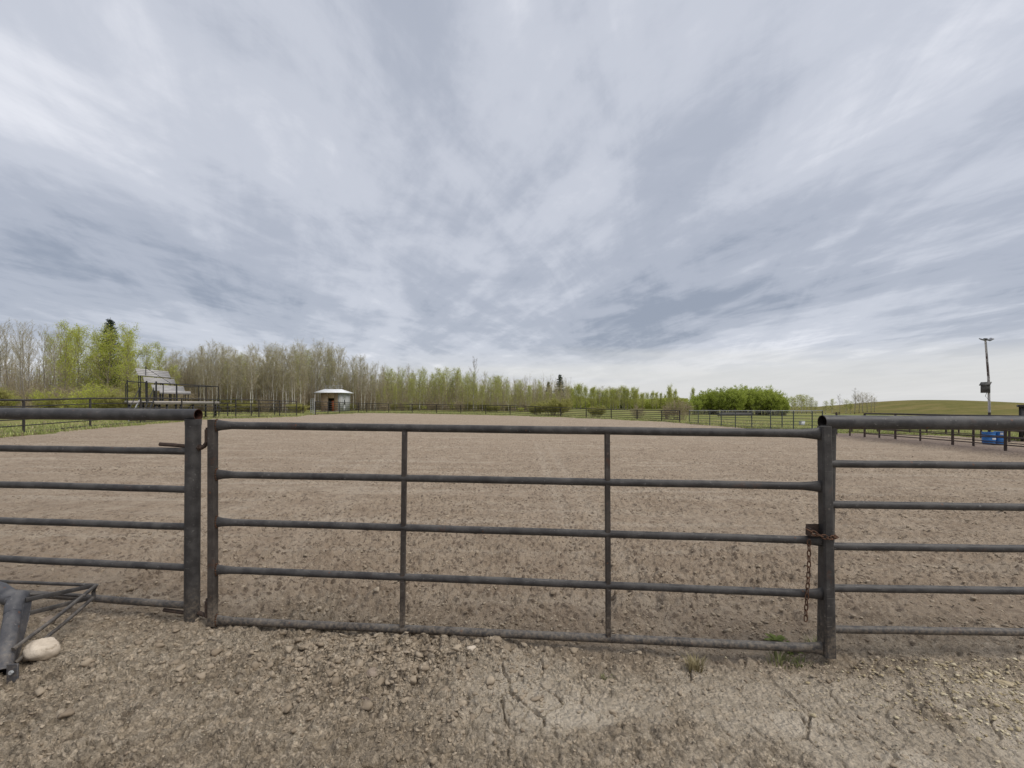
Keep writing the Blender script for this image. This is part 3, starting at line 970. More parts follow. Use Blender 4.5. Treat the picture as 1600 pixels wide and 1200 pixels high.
# --- fence at the right of the gate
RY = 2.885
rp = VPlane(((500 / F) * RY, RY), ((900 / F) * RY, RY))
bR = rp(1290, 1003)
rf = thing('pipe_fence', 'dark steel pipe fence right of the gate, thick top pipe with black open end', 'fence', (bR.x, bR.y, 0))
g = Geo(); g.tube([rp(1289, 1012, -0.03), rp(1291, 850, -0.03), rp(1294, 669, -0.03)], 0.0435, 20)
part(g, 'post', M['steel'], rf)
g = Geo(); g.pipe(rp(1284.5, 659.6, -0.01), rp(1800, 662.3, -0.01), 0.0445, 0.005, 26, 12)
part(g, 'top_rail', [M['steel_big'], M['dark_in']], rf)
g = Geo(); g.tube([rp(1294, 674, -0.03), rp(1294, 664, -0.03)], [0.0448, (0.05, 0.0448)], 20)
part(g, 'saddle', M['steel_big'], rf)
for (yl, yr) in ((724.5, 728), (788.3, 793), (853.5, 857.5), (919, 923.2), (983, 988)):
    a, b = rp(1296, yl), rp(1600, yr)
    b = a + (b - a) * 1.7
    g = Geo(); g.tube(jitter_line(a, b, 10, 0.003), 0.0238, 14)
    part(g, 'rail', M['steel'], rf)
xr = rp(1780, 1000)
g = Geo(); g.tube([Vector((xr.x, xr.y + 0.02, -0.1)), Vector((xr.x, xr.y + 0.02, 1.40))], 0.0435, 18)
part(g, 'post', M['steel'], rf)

# --- chain
def chain():
    c0 = gp(1264, 848, 0.045)
    t = thing('chain', 'rusty loose chain hanging from the latch of the gate', 'chain', tuple(c0))
    bpy.context.view_layer.update()
    def link_geo(c, axis, side, L=0.040, W=0.024, r=0.0036):
        axis = axis.normalized(); side = (side - axis * side.dot(axis)).normalized()
        g = Geo(); pts = []
        n = 16
        for i in range(n + 1):
            a = 2 * PI * i / n
            x, y = math.cos(a), math.sin(a)
            pts.append(Vector(c) + axis * ((L - W) / 2 * (1 if x > 0 else -1) * (abs(x) > 0.02) + x * W / 2) + side * (y * W / 2))
        nrm = axis.cross(side)
        g.tube(pts, r, 7, False, up=tuple(nrm))
        return g
    path = []
    top, bot = gp(1264, 848, 0.040), gp(1260, 966, 0.030)
    n = int((bot - top).length / 0.031)
    for i in range(n):
        k = i / (n - 1)
        p = top.lerp(bot, k) + Vector((0.004 * math.sin(k * 5), 0, 0))
        path.append((p, Vector((0.08 * math.cos(k * 5), 0, -1))))
    # around the posts, pulled tight through the latch
    pts = [gp(1264.5, 829, 0.055), gp(1274, 834, 0.060), gp(1285, 838, 0.062), gp(1296, 841, 0.058), gp(1304, 839.5, 0.03), gp(1306.5, 838, -0.03)]
    ln = [0]
    for a, b in zip(pts[:-1], pts[1:]):
        ln.append(ln[-1] + (b - a).length)
    s = 0.0
    while s < ln[-1]:
        for i in range(len(pts) - 1):
            if ln[i] <= s <= ln[i + 1]:
                p = pts[i].lerp(pts[i + 1], (s - ln[i]) / (ln[i + 1] - ln[i])); ax = pts[i + 1] - pts[i]
                path.append((p, ax)); break
        s += 0.031
    for i, (p, ax) in enumerate(path):
        side = Vector((1, 0.25, 0)) if i % 2 == 0 else Vector((0.15, 1, 0))
        if abs(ax.normalized().z) < 0.6:
            side = Vector((0, 0.2, 1)) if i % 2 == 0 else Vector((0, 1, 0.2))
        part(link_geo(p, ax, side), 'link', M['rust'], t, 'all')


chain()

# ------------------------------------------------------------------ bent pipe frame lying at lower left
def bent_frame():
    b = at(5, 1050, 2.52)
    t = thing('bent_pipe_frame', 'grey bent pipe frame with thin braces lying on the soil beside pale stone', 'metal frame', (b.x, b.y, 0))
    el = at(24, 938, 2.80)
    lo = at(4, 1052, 2.50)
    le = at(-60, 905, 2.92)
    g = Geo()
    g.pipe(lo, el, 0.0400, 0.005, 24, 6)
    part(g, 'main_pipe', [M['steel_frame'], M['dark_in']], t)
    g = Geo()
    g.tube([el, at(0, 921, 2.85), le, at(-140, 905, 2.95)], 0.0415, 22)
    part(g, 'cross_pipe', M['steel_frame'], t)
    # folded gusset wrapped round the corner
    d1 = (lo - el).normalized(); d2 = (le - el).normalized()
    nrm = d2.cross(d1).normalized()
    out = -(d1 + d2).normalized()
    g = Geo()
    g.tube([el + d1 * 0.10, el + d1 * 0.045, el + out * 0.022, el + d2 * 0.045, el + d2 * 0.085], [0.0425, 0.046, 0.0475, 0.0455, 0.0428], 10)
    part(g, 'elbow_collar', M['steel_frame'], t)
    g = Geo()
    q = [at(px, py, d) for px, py, d in ((34, 934, 2.80), (45.5, 938, 2.82), (41.5, 962, 2.78), (36, 985, 2.74), (27, 1018, 2.66), (19, 1040, 2.58), (16, 1040, 2.56), (30, 960, 2.74))]
    th = Vector((0.006, 0.012, -0.004))
    k = len(q)
    vs = [tuple(v) for v in q] + [tuple(v + th) for v in q]
    g.add(vs, [tuple(range(k)), tuple(range(2 * k - 1, k - 1, -1))] + [(i, i + k, (i + 1) % k + k, (i + 1) % k) for i in range(k)])
    part(g, 'gusset_plate', M['steel_frame'], t)
    tip_t, tip_b = at(150, 914.5, 3.10), at(146.5, 933, 3.10)
    def bar(name, pts, r, sq=False, mat='steel'):
        g = Geo(); g.tube(pts, r, 10, True, square=sq)
        part(g, name, M[mat], t)
    bar('brace_bar', [at(-60, 906, 3.20), at(60, 911, 3.14), tip_t], 0.0115)
    bar('brace_bar', [at(40, 937.5, 2.80), tip_t + Vector((-0.02, 0, -0.004))], [(0.013, 0.006)] * 2, True)
    bar('brace_bar', [at(42, 959, 2.79), tip_b], [(0.013, 0.006)] * 2, True)
    bar('brace_bar', [tip_t + Vector((0.005, 0, 0.006)), at(146, 925, 3.10), tip_b], 0.0115)
    bar('brace_bar', [tip_t, at(86, 966, 2.80), at(20.5, 1014.5, 2.56)], 0.0115)
    bar('brace_bar', [tip_b, at(100, 974, 2.86), at(60, 1006, 2.70), at(24, 1036, 2.58)], 0.0112)
    bar('brace_bar', [at(-10, 930, 2.95), at(90, 928, 3.02), tip_b], 0.0105)
    g = Geo()
    g.box(at(20, 1057, 2.47), (0.055, 0.012, 0.135), rz=0.15, bev=0.003)
    bk = part(g, 'bracket', M['steel_frame'], t)
    g = Geo()
    c = at(19, 1050, 2.46)
    g.tube([c, c + Vector((0, -0.012, 0))], 0.011, 6)
    part(g, 'bolt', M['galv'], bk)


bent_frame()


# ------------------------------------------------------------------ stones, clods, weeds
def ico(sub=3):
    import bmesh
    bm = bmesh.new(); bmesh.ops.create_icosphere(bm, subdivisions=sub, radius=1.0)
    v = np.array([tuple(x.co) for x in bm.verts]); f = np.array([[q.index for q in x.verts] for x in bm.faces])
    bm.free()
    return v, f


def n3(v, s, seed):
    return (vnoise(v[:, 0] * s + v[:, 2] * s * 0.7, v[:, 1] * s - v[:, 2] * s * 0.6, seed) + vnoise(v[:, 1] * s + 7, v[:, 2] * s + 3, seed + 5)) - 1.0


def stone(name, label, px, py, size, mat, seed, rz=0.0, group=None, sink=0.25):
    """fieldstone; px, py is where its middle meets the ground"""
    p = on_ground(px, py)
    z = ground_z(p.x, p.y)
    v, f = ico(4)
    r = np.random.default_rng(seed)
    # flat facets knocked off a round stone
    k = np.ones(len(v))
    for i in range(13):
        nrm = r.normal(size=3); nrm /= np.linalg.norm(nrm)
        lim = 0.60 + 0.28 * r.random()
        dd = v @ nrm
        k = np.minimum(k, np.where(dd > 1e-3, lim / np.maximum(dd, 1e-3), 9))
    k = np.minimum(k, 1.0)
    k = k * (1 + 0.13 * n3(v, 2.0, seed) + 0.06 * n3(v, 5, seed + 3) + 0.03 * n3(v, 14, seed + 4))
    v = v * k[:, None] * (np.array(size) / 2)[None]
    ca, sa = math.cos(rz), math.sin(rz)
    v = np.stack([v[:, 0] * ca - v[:, 1] * sa, v[:, 0] * sa + v[:, 1] * ca, v[:, 2]], -1)
    g = Geo(); g.add(v, f)
    o = g.build(name, mat, None, 'all')
    o.location = (p.x, p.y, z + size[2] * (0.5 - sink))
    return tag(o, label, 'stone', group)


stone('stone', 'large pale buff stone lying under the thin braces of the bent frame', 68, 1031, (0.172, 0.145, 0.14), M['stone_pale'], 3, 0.5, sink=0.24)
stone('stone', 'brownish stone half hidden behind the brace bars of the bent frame', 75, 972, (0.10, 0.09, 0.08), M['stone_brown'], 5, 0.3, sink=0.3)
stone('stone', 'half-buried tan stone beside the bolted bracket of the bent frame', 35, 1061, (0.055, 0.05, 0.05), M['stone_brown'], 9, 0.3, sink=0.3)
stone('stone', 'flat pale stone among the clods below the middle of the gate', 737, 1024, (0.062, 0.05, 0.035), M['stone_pale'], 12, 0.2, sink=0.2)
stone('stone', 'rounded grey clay lump, the biggest of the clods below the gate', 583, 1056, (0.085, 0.07, 0.06), M['stone_brown'], 14, 0.8, sink=0.25)
stone('stone', 'dark lump of earth standing alone near the bottom of the picture', 571, 1098, (0.065, 0.05, 0.04), mat_stone('dark_earth_lump', (0.11, 0.085, 0.068), (0.16, 0.125, 0.10)), 15, 0.1, sink=0.25)
stone('stone', 'pale pebble at the bottom near the middle of the picture', 906, 1098, (0.030, 0.028, 0.024), M['stone_pale'], 16, 0.1, sink=0.3)
stone('stone', 'tan flat stone amid the yellowish gravel at lower right', 1570, 1064, (0.095, 0.045, 0.03), mat_stone('ochre_stone', (0.36, 0.29, 0.18), (0.48, 0.40, 0.27)), 18, -0.5, sink=0.3)
stone('stone', 'pinkish stone lying alone at lower right below the gravel', 1481, 1110, (0.045, 0.036, 0.026), mat_stone('pinkish_stone', (0.46, 0.36, 0.27), (0.55, 0.45, 0.35)), 21, -0.3, sink=0.3)


def scatter(name, label, cat, mat, P, S, seed, flat=0.7, sub=2):
    r = np.random.default_rng(seed)
    v, f = ico(sub)
    nv = len(v)
    variants = []
    for k in range(14):
        kk = np.ones(nv)
        for i in range(8):
            nrm = r.normal(size=3); nrm /= np.linalg.norm(nrm)
            dd = v @ nrm
            kk = np.minimum(kk, np.where(dd > 1e-3, (0.34 + 0.42 * r.random()) / np.maximum(dd, 1e-3), 9))
        kk = np.minimum(kk, 1) * (0.86 + 0.28 * r.random(nv))
        kk = kk * (1 + 0.50 * n3(v, 1.5, 300 + k) + 0.30 * n3(v, 3.2, 340 + k))
        variants.append(v * kk[:, None] * np.array([1, 0.65 + 0.35 * r.random(), flat * (0.7 + 0.5 * r.random())]))
    g = Geo()
    VV, FF = [], []
    for i, (p, s) in enumerate(zip(P, S)):
        a = variants[r.integers(14)] * (s / 2)
        th, ti = r.random() * 2 * PI, r.normal() * 0.3
        c, si = math.cos(th), math.sin(th)
        Rz = np.array([[c, -si, 0], [si, c, 0], [0, 0, 1]]); ct, st = math.cos(ti), math.sin(ti)
        Rx = np.array([[1, 0, 0], [0, ct, -st], [0, st, ct]])
        VV.append(a @ (Rz @ Rx).T + p); FF.append(f + i * nv)
    g.add(np.concatenate(VV), np.concatenate(FF))
    o = g.build(name, mat, None, False)
    tag(o, label, cat, kind='stuff')
    return o


def rand_px(n, x0, x1, y0, y1, r):
    px, py = r.uniform(x0, x1, n), r.uniform(y0, y1, n)
    t = CAM_Z / ((py - HZ) / F - TILT * (px - 800) / F)
    return (px - 800) / F * t, t


def clod_field():
    r = np.random.default_rng(101)
    X, Y, S = [], [], []
    # the heap beneath the left half of the gate
    n = 3600
    x = r.normal(-0.80, 0.62, n); y = r.normal(2.74, 0.27, n)
    X.append(x); Y.append(y); S.append(np.clip(0.011 + r.exponential(0.015, n), 0, 0.085))
    # the yard everywhere
    n = 17000
    x = r.uniform(-4.0, 4.0, n); y = r.uniform(1.7, 3.4, n)
    X.append(x); Y.append(y); S.append(np.clip(0.006 + r.exponential(0.0075, n), 0, 0.042))
    # crumbs of the worked arena
    n = 26000
    y = 3.2 + 15 * r.random(n) ** 1.5; x = r.uniform(-1.3, 1.3, n) * (y + 1.0)
    X.append(x); Y.append(y); S.append(np.clip(0.014 + r.exponential(0.011, n), 0, 0.07))
    X, Y, S = map(np.concatenate, (X, Y, S))
    cr_ = detail_height(X, Y)[4]
    keep = (r.random(len(X)) < np.where(Y > 3.4, 0.1 + 0.75 * cr_, 1.0)) & (r.random(len(X)) < 0.35 + 0.9 * smooth(0.4, 0.62, fbm(X * 1.1, Y * 1.1, 60)))
    pale = (Y < 2.6) & (X > -0.2) & (r.random(len(X)) < 0.6)
    keep &= ~pale
    X, Y, S = X[keep], Y[keep], S[keep]
    Z = ground_zs(X, Y) + S * 0.05
    scatter('soil_clods', 'dry brown crumbs and clods of earth strewn over the ground', 'clods', M['clod'], np.stack([X, Y, Z], -1), S, 5)
    # pebbles
    n = 2200
    x, y = r.uniform(-3.6, 4.2, n), r.uniform(1.75, 3.3, n)
    s = np.clip(0.004 + r.exponential(0.0045, n), 0, 0.022)
    scatter('pebbles', 'small pale pebbles scattered over the ground before the gate', 'pebbles', M['pebble'], np.stack([x, y, ground_zs(x, y) + s * 0.2], -1), s, 6, 0.6)
    # yellowish gravel at right
    n = 3200
    x = r.normal(2.75, 0.46, n); y = r.normal(2.52, 0.26, n)
    k = (y < 2.86) & (y > 1.7)
    x, y = x[k], y[k]
    s = np.clip(0.004 + r.exponential(0.0065, len(x)), 0, 0.036)
    scatter('gravel', 'patch of yellowish gravel on the soil below the right-hand fence', 'gravel', M['ochre'], np.stack([x, y, ground_zs(x, y) + s * 0.2], -1), s, 8, 0.55)


clod_field()


def blades(g, c, n, h, spread, seed, width=0.004, lean=0.6):
    r = np.random.default_rng(seed)
    for i in range(n):
        a = r.random() * 2 * PI
        o = Vector((math.cos(a), math.sin(a), 0)) * (spread * r.random() ** 0.7)
        hh = h * (0.5 + 0.7 * r.random())
        out = Vector((math.cos(a), math.sin(a), 0)) * (hh * lean * (0.3 + r.random()))
        side = Vector((-math.sin(a), math.cos(a), 0)) * width
        p = Vector(c) + o
        q1 = p + out * 0.35 + Vector((0, 0, hh * 0.6)); q2 = p + out + Vector((0, 0, hh * (0.75 + 0.25 * r.random())))
        vs = [p - side, p + side, q1 + side * 0.8, q1 - side * 0.8, q2]
        g.add([tuple(v) for v in vs], [(0, 1, 2, 3), (3, 2, 4)])


def tuft(name, label, cat, px, py, n, h, spread, mat, seed):
    p = on_ground(px, py); z = ground_z(p.x, p.y)
    g = Geo(); blades(g, (0, 0, -0.01), n, h, spread, seed)
    o = g.build(name, mat); o.location = (p.x, p.y, z)
    return tag(o, label, cat)


tuft('grass_tuft', 'dry straw-coloured grass tuft just below the bottom rail of the gate', 'grass tuft', 1087, 1036, 90, 0.075, 0.05, LEAF['straw'], 1)
tuft('grass_tuft', 'thin green grass tuft under the right end of the bottom rail', 'grass tuft', 1218, 1024, 42, 0.08, 0.07, LEAF['tuft'], 2)
tuft('grass_tuft', 'small green grass tuft at the foot of the right gate stile', 'grass tuft', 1251, 1026, 28, 0.06, 0.05, LEAF['tuft'], 3)
tuft('grass_tuft', 'small green sprout behind the gate against the right stile', 'grass tuft', 1273, 1001, 40, 0.08, 0.045, LEAF['tuft'], 4)
tuft('grass_tuft', 'tiny green sprout alone on bare soil below the middle of the gate', 'grass tuft', 948, 1052, 22, 0.035, 0.03, LEAF['tuft'], 5)
tuft('straw_wisp', 'pale wisp of straw lying on the soil at lower left', 'straw', 313, 1074, 7, 0.03, 0.006, LEAF['straw'], 6)


def weed(label, px, py, size, seed):
    p = on_ground(px, py); z = ground_z(p.x, p.y)
    r = np.random.default_rng(seed)
    g = Geo()
    for i in range(15):
        a = r.random() * 2 * PI; L = size * (0.6 + 0.6 * r.random()); el = 0.25 + 0.8 * r.random()
        d = Vector((math.cos(a), math.sin(a), 0)); s = Vector((-math.sin(a), math.cos(a), 0))
        w = L * 0.17
        pts = []
        for k, (t, ww) in enumerate(((0, 0.2), (0.3, 0.7), (0.6, 1.0), (0.85, 0.6), (1, 0.05))):
            c = d * (L * t * math.cos(el * (1 - 0.5 * t))) + Vector((0, 0, L * math.sin(el) * t * (1 - 0.55 * t)))
            pts += [tuple(c - s * (w * ww)), tuple(c + s * (w * ww))]
        g.add(pts, [(2 * k, 2 * k + 1, 2 * k + 3, 2 * k + 2) for k in range(4)])
    o = g.build('weed', LEAF['weed']); o.location = (p.x, p.y, z - 0.005)
    return tag(o, label, 'weed')


weed('low green leafy weed behind the bottom rail, the farther of two', 1212, 990, 0.075, 1)
weed('low green leafy weed behind the bottom rail, the nearer of two', 1236, 1001, 0.085, 2)


# ------------------------------------------------------------------ arena fences
FR6 = (1.0, 0.81, 0.62, 0.43, 0.24, 0.05)


def fence(name, label, posts, fr, r_post, r_rail, r_top, mat_post, mat_rail, mat_top=None, ext=None, cap=None):
    """posts: (px, y of foot, y of top) in the photograph"""
    P = []
    for px, yb, yt in posts:
        b = on_ground(px, yb)
        top = CAM_Z + (HZ - yt) / F * b.y
        P.append((b, top))
    if ext:
        for i, at_end in ext:
            (b0, t0), (b1, t1) = (P[-2], P[-1]) if at_end else (P[1], P[0])
            b = b1 + (b1 - b0) * i
            b.z = float(gz(b.x, b.y))
            q = (b, b.z + (t1 - b1.z))
            if at_end:
                P.append(q)
            else:
                P.insert(0, q)
    t = thing(name, label, 'fence', tuple(P[0][0]))
    for b, top in P:
        g = Geo(); g.tube([b + Vector((0, 0, -0.1)), Vector((b.x, b.y, top + r_top * 0.3))], r_post, 10)
        part(g, 'post', mat_post, t)
    for k, f in enumerate(fr):
        pts = []
        for i, (b, top) in enumerate(P):
            pts.append(Vector((b.x, b.y, b.z + (top - b.z) * f + random.uniform(-0.008, 0.008))))
        g = Geo(); g.tube(pts, r_top if k == 0 else r_rail, 8)
        part(g, 'top_rail' if k == 0 else 'rail', (mat_top or mat_rail) if k == 0 else mat_rail, t)
    return t


fence('arena_fence', 'long dark pipe fence down the left side of the arena', [(37, 677.5, 625.3), (141, 667.6, 622.4), (220, 661.5, 622), (284, 657, 622.8), (334.5, 653.2, 624.2),
      (368.4, 652.6, 624.4), (404.6, 651.9, 625.3), (437, 651, 626.5), (463.4, 649.2, 627)], FR6, 0.048, 0.024, 0.040, M['fence_far'], M['fence_far'], ext=[(1.0, False), (1.0, False)])
fence('arena_fence', 'long dark pipe fence along the far end of the arena', [(492.7, 648, 627.6), (512.5, 646.9, 628.2), (530.5, 646, 629), (560, 644.8, 629.9), (573, 644.5, 630.3), (607.5, 644.7, 631.2),
      (644, 645.3, 631.9), (682, 646, 632.4), (720, 646.6, 632.8), (759, 647.3, 633.2), (797, 648.4, 633.8), (836, 649.8, 635.3), (876, 651.2, 637),
      (916, 653, 638.5), (955, 654.6, 639.8), (995.5, 656.2, 640.9), (1034, 658, 641.4), (1062, 660.4, 641.6)], FR6, 0.055, 0.028, 0.045, M['fence_far'], M['fence_far'])
fence('panel_fence', 'grey livestock panels with pale top rail beyond the right end of the gate', [(1077, 662, 641.5), (1091, 663, 641.6), (1109, 664.3, 641.6), (1127, 665.6, 641.7), (1149, 667.8, 641.8),
      (1174.7, 669.3, 642), (1204, 671, 642), (1222, 671.5, 642), (1239.8, 672, 642), (1269, 673, 642), (1285, 674, 641.8)], (1.0, 0.9, 0.75, 0.6, 0.45, 0.28, 0.1), 0.036, 0.016, 0.026, M['panel_green'], M['panel_green'], M['galv'])
fence('arena_fence', 'brown pipe fence along the right side of the arena, nearer of the pair', [(1351, 687, 646.6), (1399, 692.3, 647.2), (1488.5, 701, 648.8), (1571, 709.4, 650.2)], FR6, 0.046, 0.022, 0.038, M['fence_brown'], M['fence_brown'], M['fence_far'], ext=[(1.0, True), (1.5, True)])
fence('arena_fence', 'brown pipe fence behind the right side of the arena, farther of the pair', [(1328, 680.5, 650.3), (1374, 684.4, 650.5), (1438, 688.2, 650.8), (1521, 696.8, 651)], (0.96, 0.62, 0.4, 0.2), 0.042, 0.018, 0.026, M['fence_brown'], M['fence_brown'], ext=[(1.0, True), (1.5, True)])
fence('paddock_fence', 'low dark rail fence on the grass behind the blue tubs', [(1331, 675.5, 655), (1371, 676, 655), (1421, 677.2, 655), (1448, 678, 655.2), (1478, 679, 655.4), (1498, 680, 655.6), (1533, 684, 656), (1577, 690, 656.5), (1622, 696, 657)], (1.0, 0.5), 0.045, 0.02, 0.025, M['fence_brown'], M['fence_brown'])
fence('rear_fence', 'lower dark fence behind the left arena fence near its far corner', [(342, 650.4, 630.6), (355.8, 650.4, 630.3), (392.6, 649.8, 630.4), (429, 648.6, 630.6), (473.5, 646.4, 631)], (1.0, 0.66, 0.33), 0.05, 0.025, 0.03, M['fence_far'], M['fence_far'])

# thick gate post with hardware where the panels meet the right fence
b = on_ground(1307, 678)
tp = thing('gate_post', 'dark steel post with latch hardware just behind the right fence end', 'post', tuple(b))
g = Geo(); g.tube([b + Vector((0, 0, -0.1)), Vector((b.x, b.y, CAM_Z + (HZ - 644) / F * b.y))], 0.05, 12)
part(g, 'post', M['fence_far'], tp)
g = Geo()
for dx_, yy, l in ((-0.10, 645.5, 0.3), (0.05, 647, 0.34), (0.14, 644.8, 0.12)):
    c = at(1307, yy, b.y); g.box(c + Vector((dx_, -0.03, 0)), (l, 0.03, 0.05), rz=0.2, bev=0.006)
part(g, 'latch', M['rust_old'], tp)


def far_gate(name, label, base_a, base_b, h, rails, mat, r=0.03):
    a, b = base_a, base_b
    t = thing(name, label, 'gate', tuple(a))
    up = Vector((0, 0, h))
    for p in (a, b):
        g = Geo(); g.tube([p + Vector((0, 0, 0.1)), p + up], r, 8); part(g, 'stile', mat, t)
    for k in range(rails):
        z = Vector((0, 0, 0.15 + (h - 0.17) * k / (rails - 1)))
        g = Geo(); g.tube([a + z, b + z], r * 0.9, 8); part(g, 'rail', mat, t)
    g = Geo(); m = a.lerp(b, 0.5); g.tube([m + Vector((0, 0.03, 0.12)), m + Vector((0, 0.03, h - 0.04))], r * 0.8, 8)
    part(g, 'upright', mat, t)
    return t


ga = on_ground(491, 648.0); gb = on_ground(485.3, 646.2)
far_gate('galvanised_gate', 'small pale galvanised gate standing open left of the hut', ga, gb, 1.92, 8, M['galv'], 0.038)


# ------------------------------------------------------------------ viewing stand
def stand():
    XF = -27.5                                # front edge of the deck
    Y0, Y1 = 32.6, 42.7
    DZ = 1.80
    gzl = lambda x, y: float(gz(x, y))
    t = thing('viewing_stand', 'raised viewing stand with grey stepped benches behind the left arena fence', 'bleachers', (XF - 1.5, (Y0 + Y1) / 2, gzl(XF, 37)))
    D = 3.9
    def slab(poly, z0, z1):
        k = len(poly); g = Geo()
        vs = [(x, y, z0) for x, y in poly] + [(x, y, z1) for x, y in poly]
        g.add(vs, [tuple(range(k - 1, -1, -1)), tuple(range(k, 2 * k))] + [(i, (i + 1) % k, (i + 1) % k + k, i + k) for i in range(k)])
        return g
    g = slab([(XF, Y0), (XF, Y1), (XF - D, Y1), (XF - D, 36.95), (XF - 0.35, Y0 + 0.1)], DZ - 0.11, DZ - 0.01)
    part(g, 'deck', M['deckwood'], t, False)
    for ya, yb in ((Y0, 33.8), (34.95, Y1)):
        g = Geo(); g.box((XF + 0.03, (ya + yb) / 2, DZ - 0.13), (0.05, yb - ya, 0.26))
        part(g, 'fascia_board', M['deckwood'], t, False)
    for x, yy in ((XF - 0.1, (32.8, 33.8, 35.2, 36.4, 37.9, 39.4, 41.0, 42.4)), (XF - D + 0.1, (37.2, 38.6, 40.4, 42.4))):
        for y in yy:
            g = Geo(); g.box((x, y, (gzl(x, y) + DZ - 0.12) / 2), (0.11, 0.11, DZ - 0.1 - gzl(x, y) + 0.1))
            part(g, 'deck_post', M['black_metal'], t, False)
    for y0, y1 in ((35.2, 36.6), (39.4, 38.0)):
        g = Geo(); g.tube([(XF - 0.1, y0, DZ - 0.15), (XF - 0.1, y1, gzl(XF, y1) + 0.1)], 0.04, 8)
        part(g, 'brace', M['black_metal'], t)
    RT = 3.18
    ys = [711.1 * 27.5 / (800 - p) for p in (199, 229, 244, 255, 276, 310.5, 322, 341.3)]
    for i, y in enumerate(ys):
        r = 0.055 if i in (1, 2, 4) else 0.035
        g = Geo(); g.tube([(XF, y, DZ - 0.25), (XF, y, RT + (0.12 if i in (0, 1, 2) else 0.03))], r, 8)
        part(g, 'railing_post', M['black_metal'], t)
    for y in (37.0, Y1):
        g = Geo(); g.tube([(XF - D, y, DZ - 0.1), (XF - D, y, RT)], 0.035, 8)
        part(g, 'railing_post', M['black_metal'], t)
    for pts in ([(XF, ys[0], RT), (XF, ys[1], RT)], [(XF, ys[2], RT), (XF, ys[-1], RT + 0.03)], [(XF, ys[-1], RT + 0.03), (XF - D, Y1, RT)], [(XF, ys[0], RT), (XF - D, 37.0, RT)]):
        g = Geo(); g.tube(pts, 0.036, 8); part(g, 'handrail', M['black_metal'], t)
    # benches step up away from the arena: (x, y0, y1, z bottom, z top)
    tiers = [(-29.6, 37.55, 41.2, 2.72, 3.16), (-30.3, 37.55, 41.0, 3.38, 3.80), (-31.0, 37.7, 41.3, 3.96, 4.52)]
    for x, y0, y1, z0, z1 in tiers:
        n = 4; hh = (z1 - z0) / n; lean = 0.34
        g = Geo()
        rot = Matrix.Rotation(-lean, 3, 'Y')
        for k in range(n):
            zc = (k + 0.5) * hh
            g.box((x - math.tan(lean) * zc, (y0 + y1) / 2 + random.uniform(-0.03, 0.03), z0 + zc), (0.035, y1 - y0, hh / math.cos(lean) - 0.012), rot=rot)
        part(g, 'bench_back', M['plank'], t, False)
        g = Geo()
        for k in range(3):
            g.box((x + 0.10 + k * 0.135, (y0 + y1) / 2, z0 - 0.03), (0.125, y1 - y0, 0.04))
        part(g, 'seat', M['plank'], t, False)
        for y in (y0 + 0.12, (y0 + y1) / 2, y1 - 0.12):
            g = Geo(); g.tube([(x + 0.12, y, DZ - 0.05), (x + 0.12, y, z0 - 0.05)], 0.035, 8)
            g.tube([(x - 0.02, y, DZ - 0.05), (x - 0.02, y, z0), (x - 0.02 - math.tan(lean) * (z1 - z0), y, z1)], 0.03, 8)
            part(g, 'bench_support', M['black_metal'], t)
    g = Geo()
    g.box((-28.98, 39.25, 2.56), (0.04, 3.6, 0.26)); g.box((-29.2, 39.25, 2.67), (0.42, 3.6, 0.04))
    part(g, 'seat', M['plank'], t, False)
    for y in (37.6, 39.2, 40.9):
        g = Geo(); g.tube([(-29.1, y, DZ - 0.05), (-29.1, y, 2.55)], 0.035, 8); part(g, 'bench_support', M['black_metal'], t)
    # sloping rail and mast on top
    g = Geo(); g.tube([(-30.9, 38.4, 3.9), (-30.9, 38.4, 4.75)], 0.025, 8)
    g.tube([(-31.0, 38.6, 4.6), (-28.6, 38.1, 3.32)], 0.02, 8)
    part(g, 'grab_rail', M['black_metal'], t)
    # staircase down towards the fence
    a0, a1 = Vector((-27.3, 34.0, DZ)), Vector((-25.75, 31.2, gzl(-25.7, 31.2)))
    dirv = (a1 - a0); side = Vector((-dirv.y, dirv.x, 0)).normalized() * 0.42
    for s in (-1, 1):
        g = Geo(); g.tube([a0 + side * s, a1 + side * s], [(0.11, 0.025)] * 2, square=True)
        part(g, 'stair_stringer', M['black_metal'] if s > 0 else M['galv'], t, False)
    for k in range(7):
        c = a0.lerp(a1, (k + 0.5) / 7)
        g = Geo(); g.box(c, (0.28, 0.84, 0.04), rz=math.atan2(dirv.y, dirv.x))
        part(g, 'stair_tread', M['black_metal'], t, False)
    for s in (-1, 1):
        g = Geo(); g.tube([a0 + side * s + Vector((0, 0, 1.0)), a0 + side * s], 0.03, 8)
        g.tube([a0 + side * s + Vector((0, 0, 0.95)), a1 + side * s + Vector((0, 0, 0.75)), a1 + side * s], 0.028, 8)
        part(g, 'stair_rail', M['black_metal'], t)


stand()


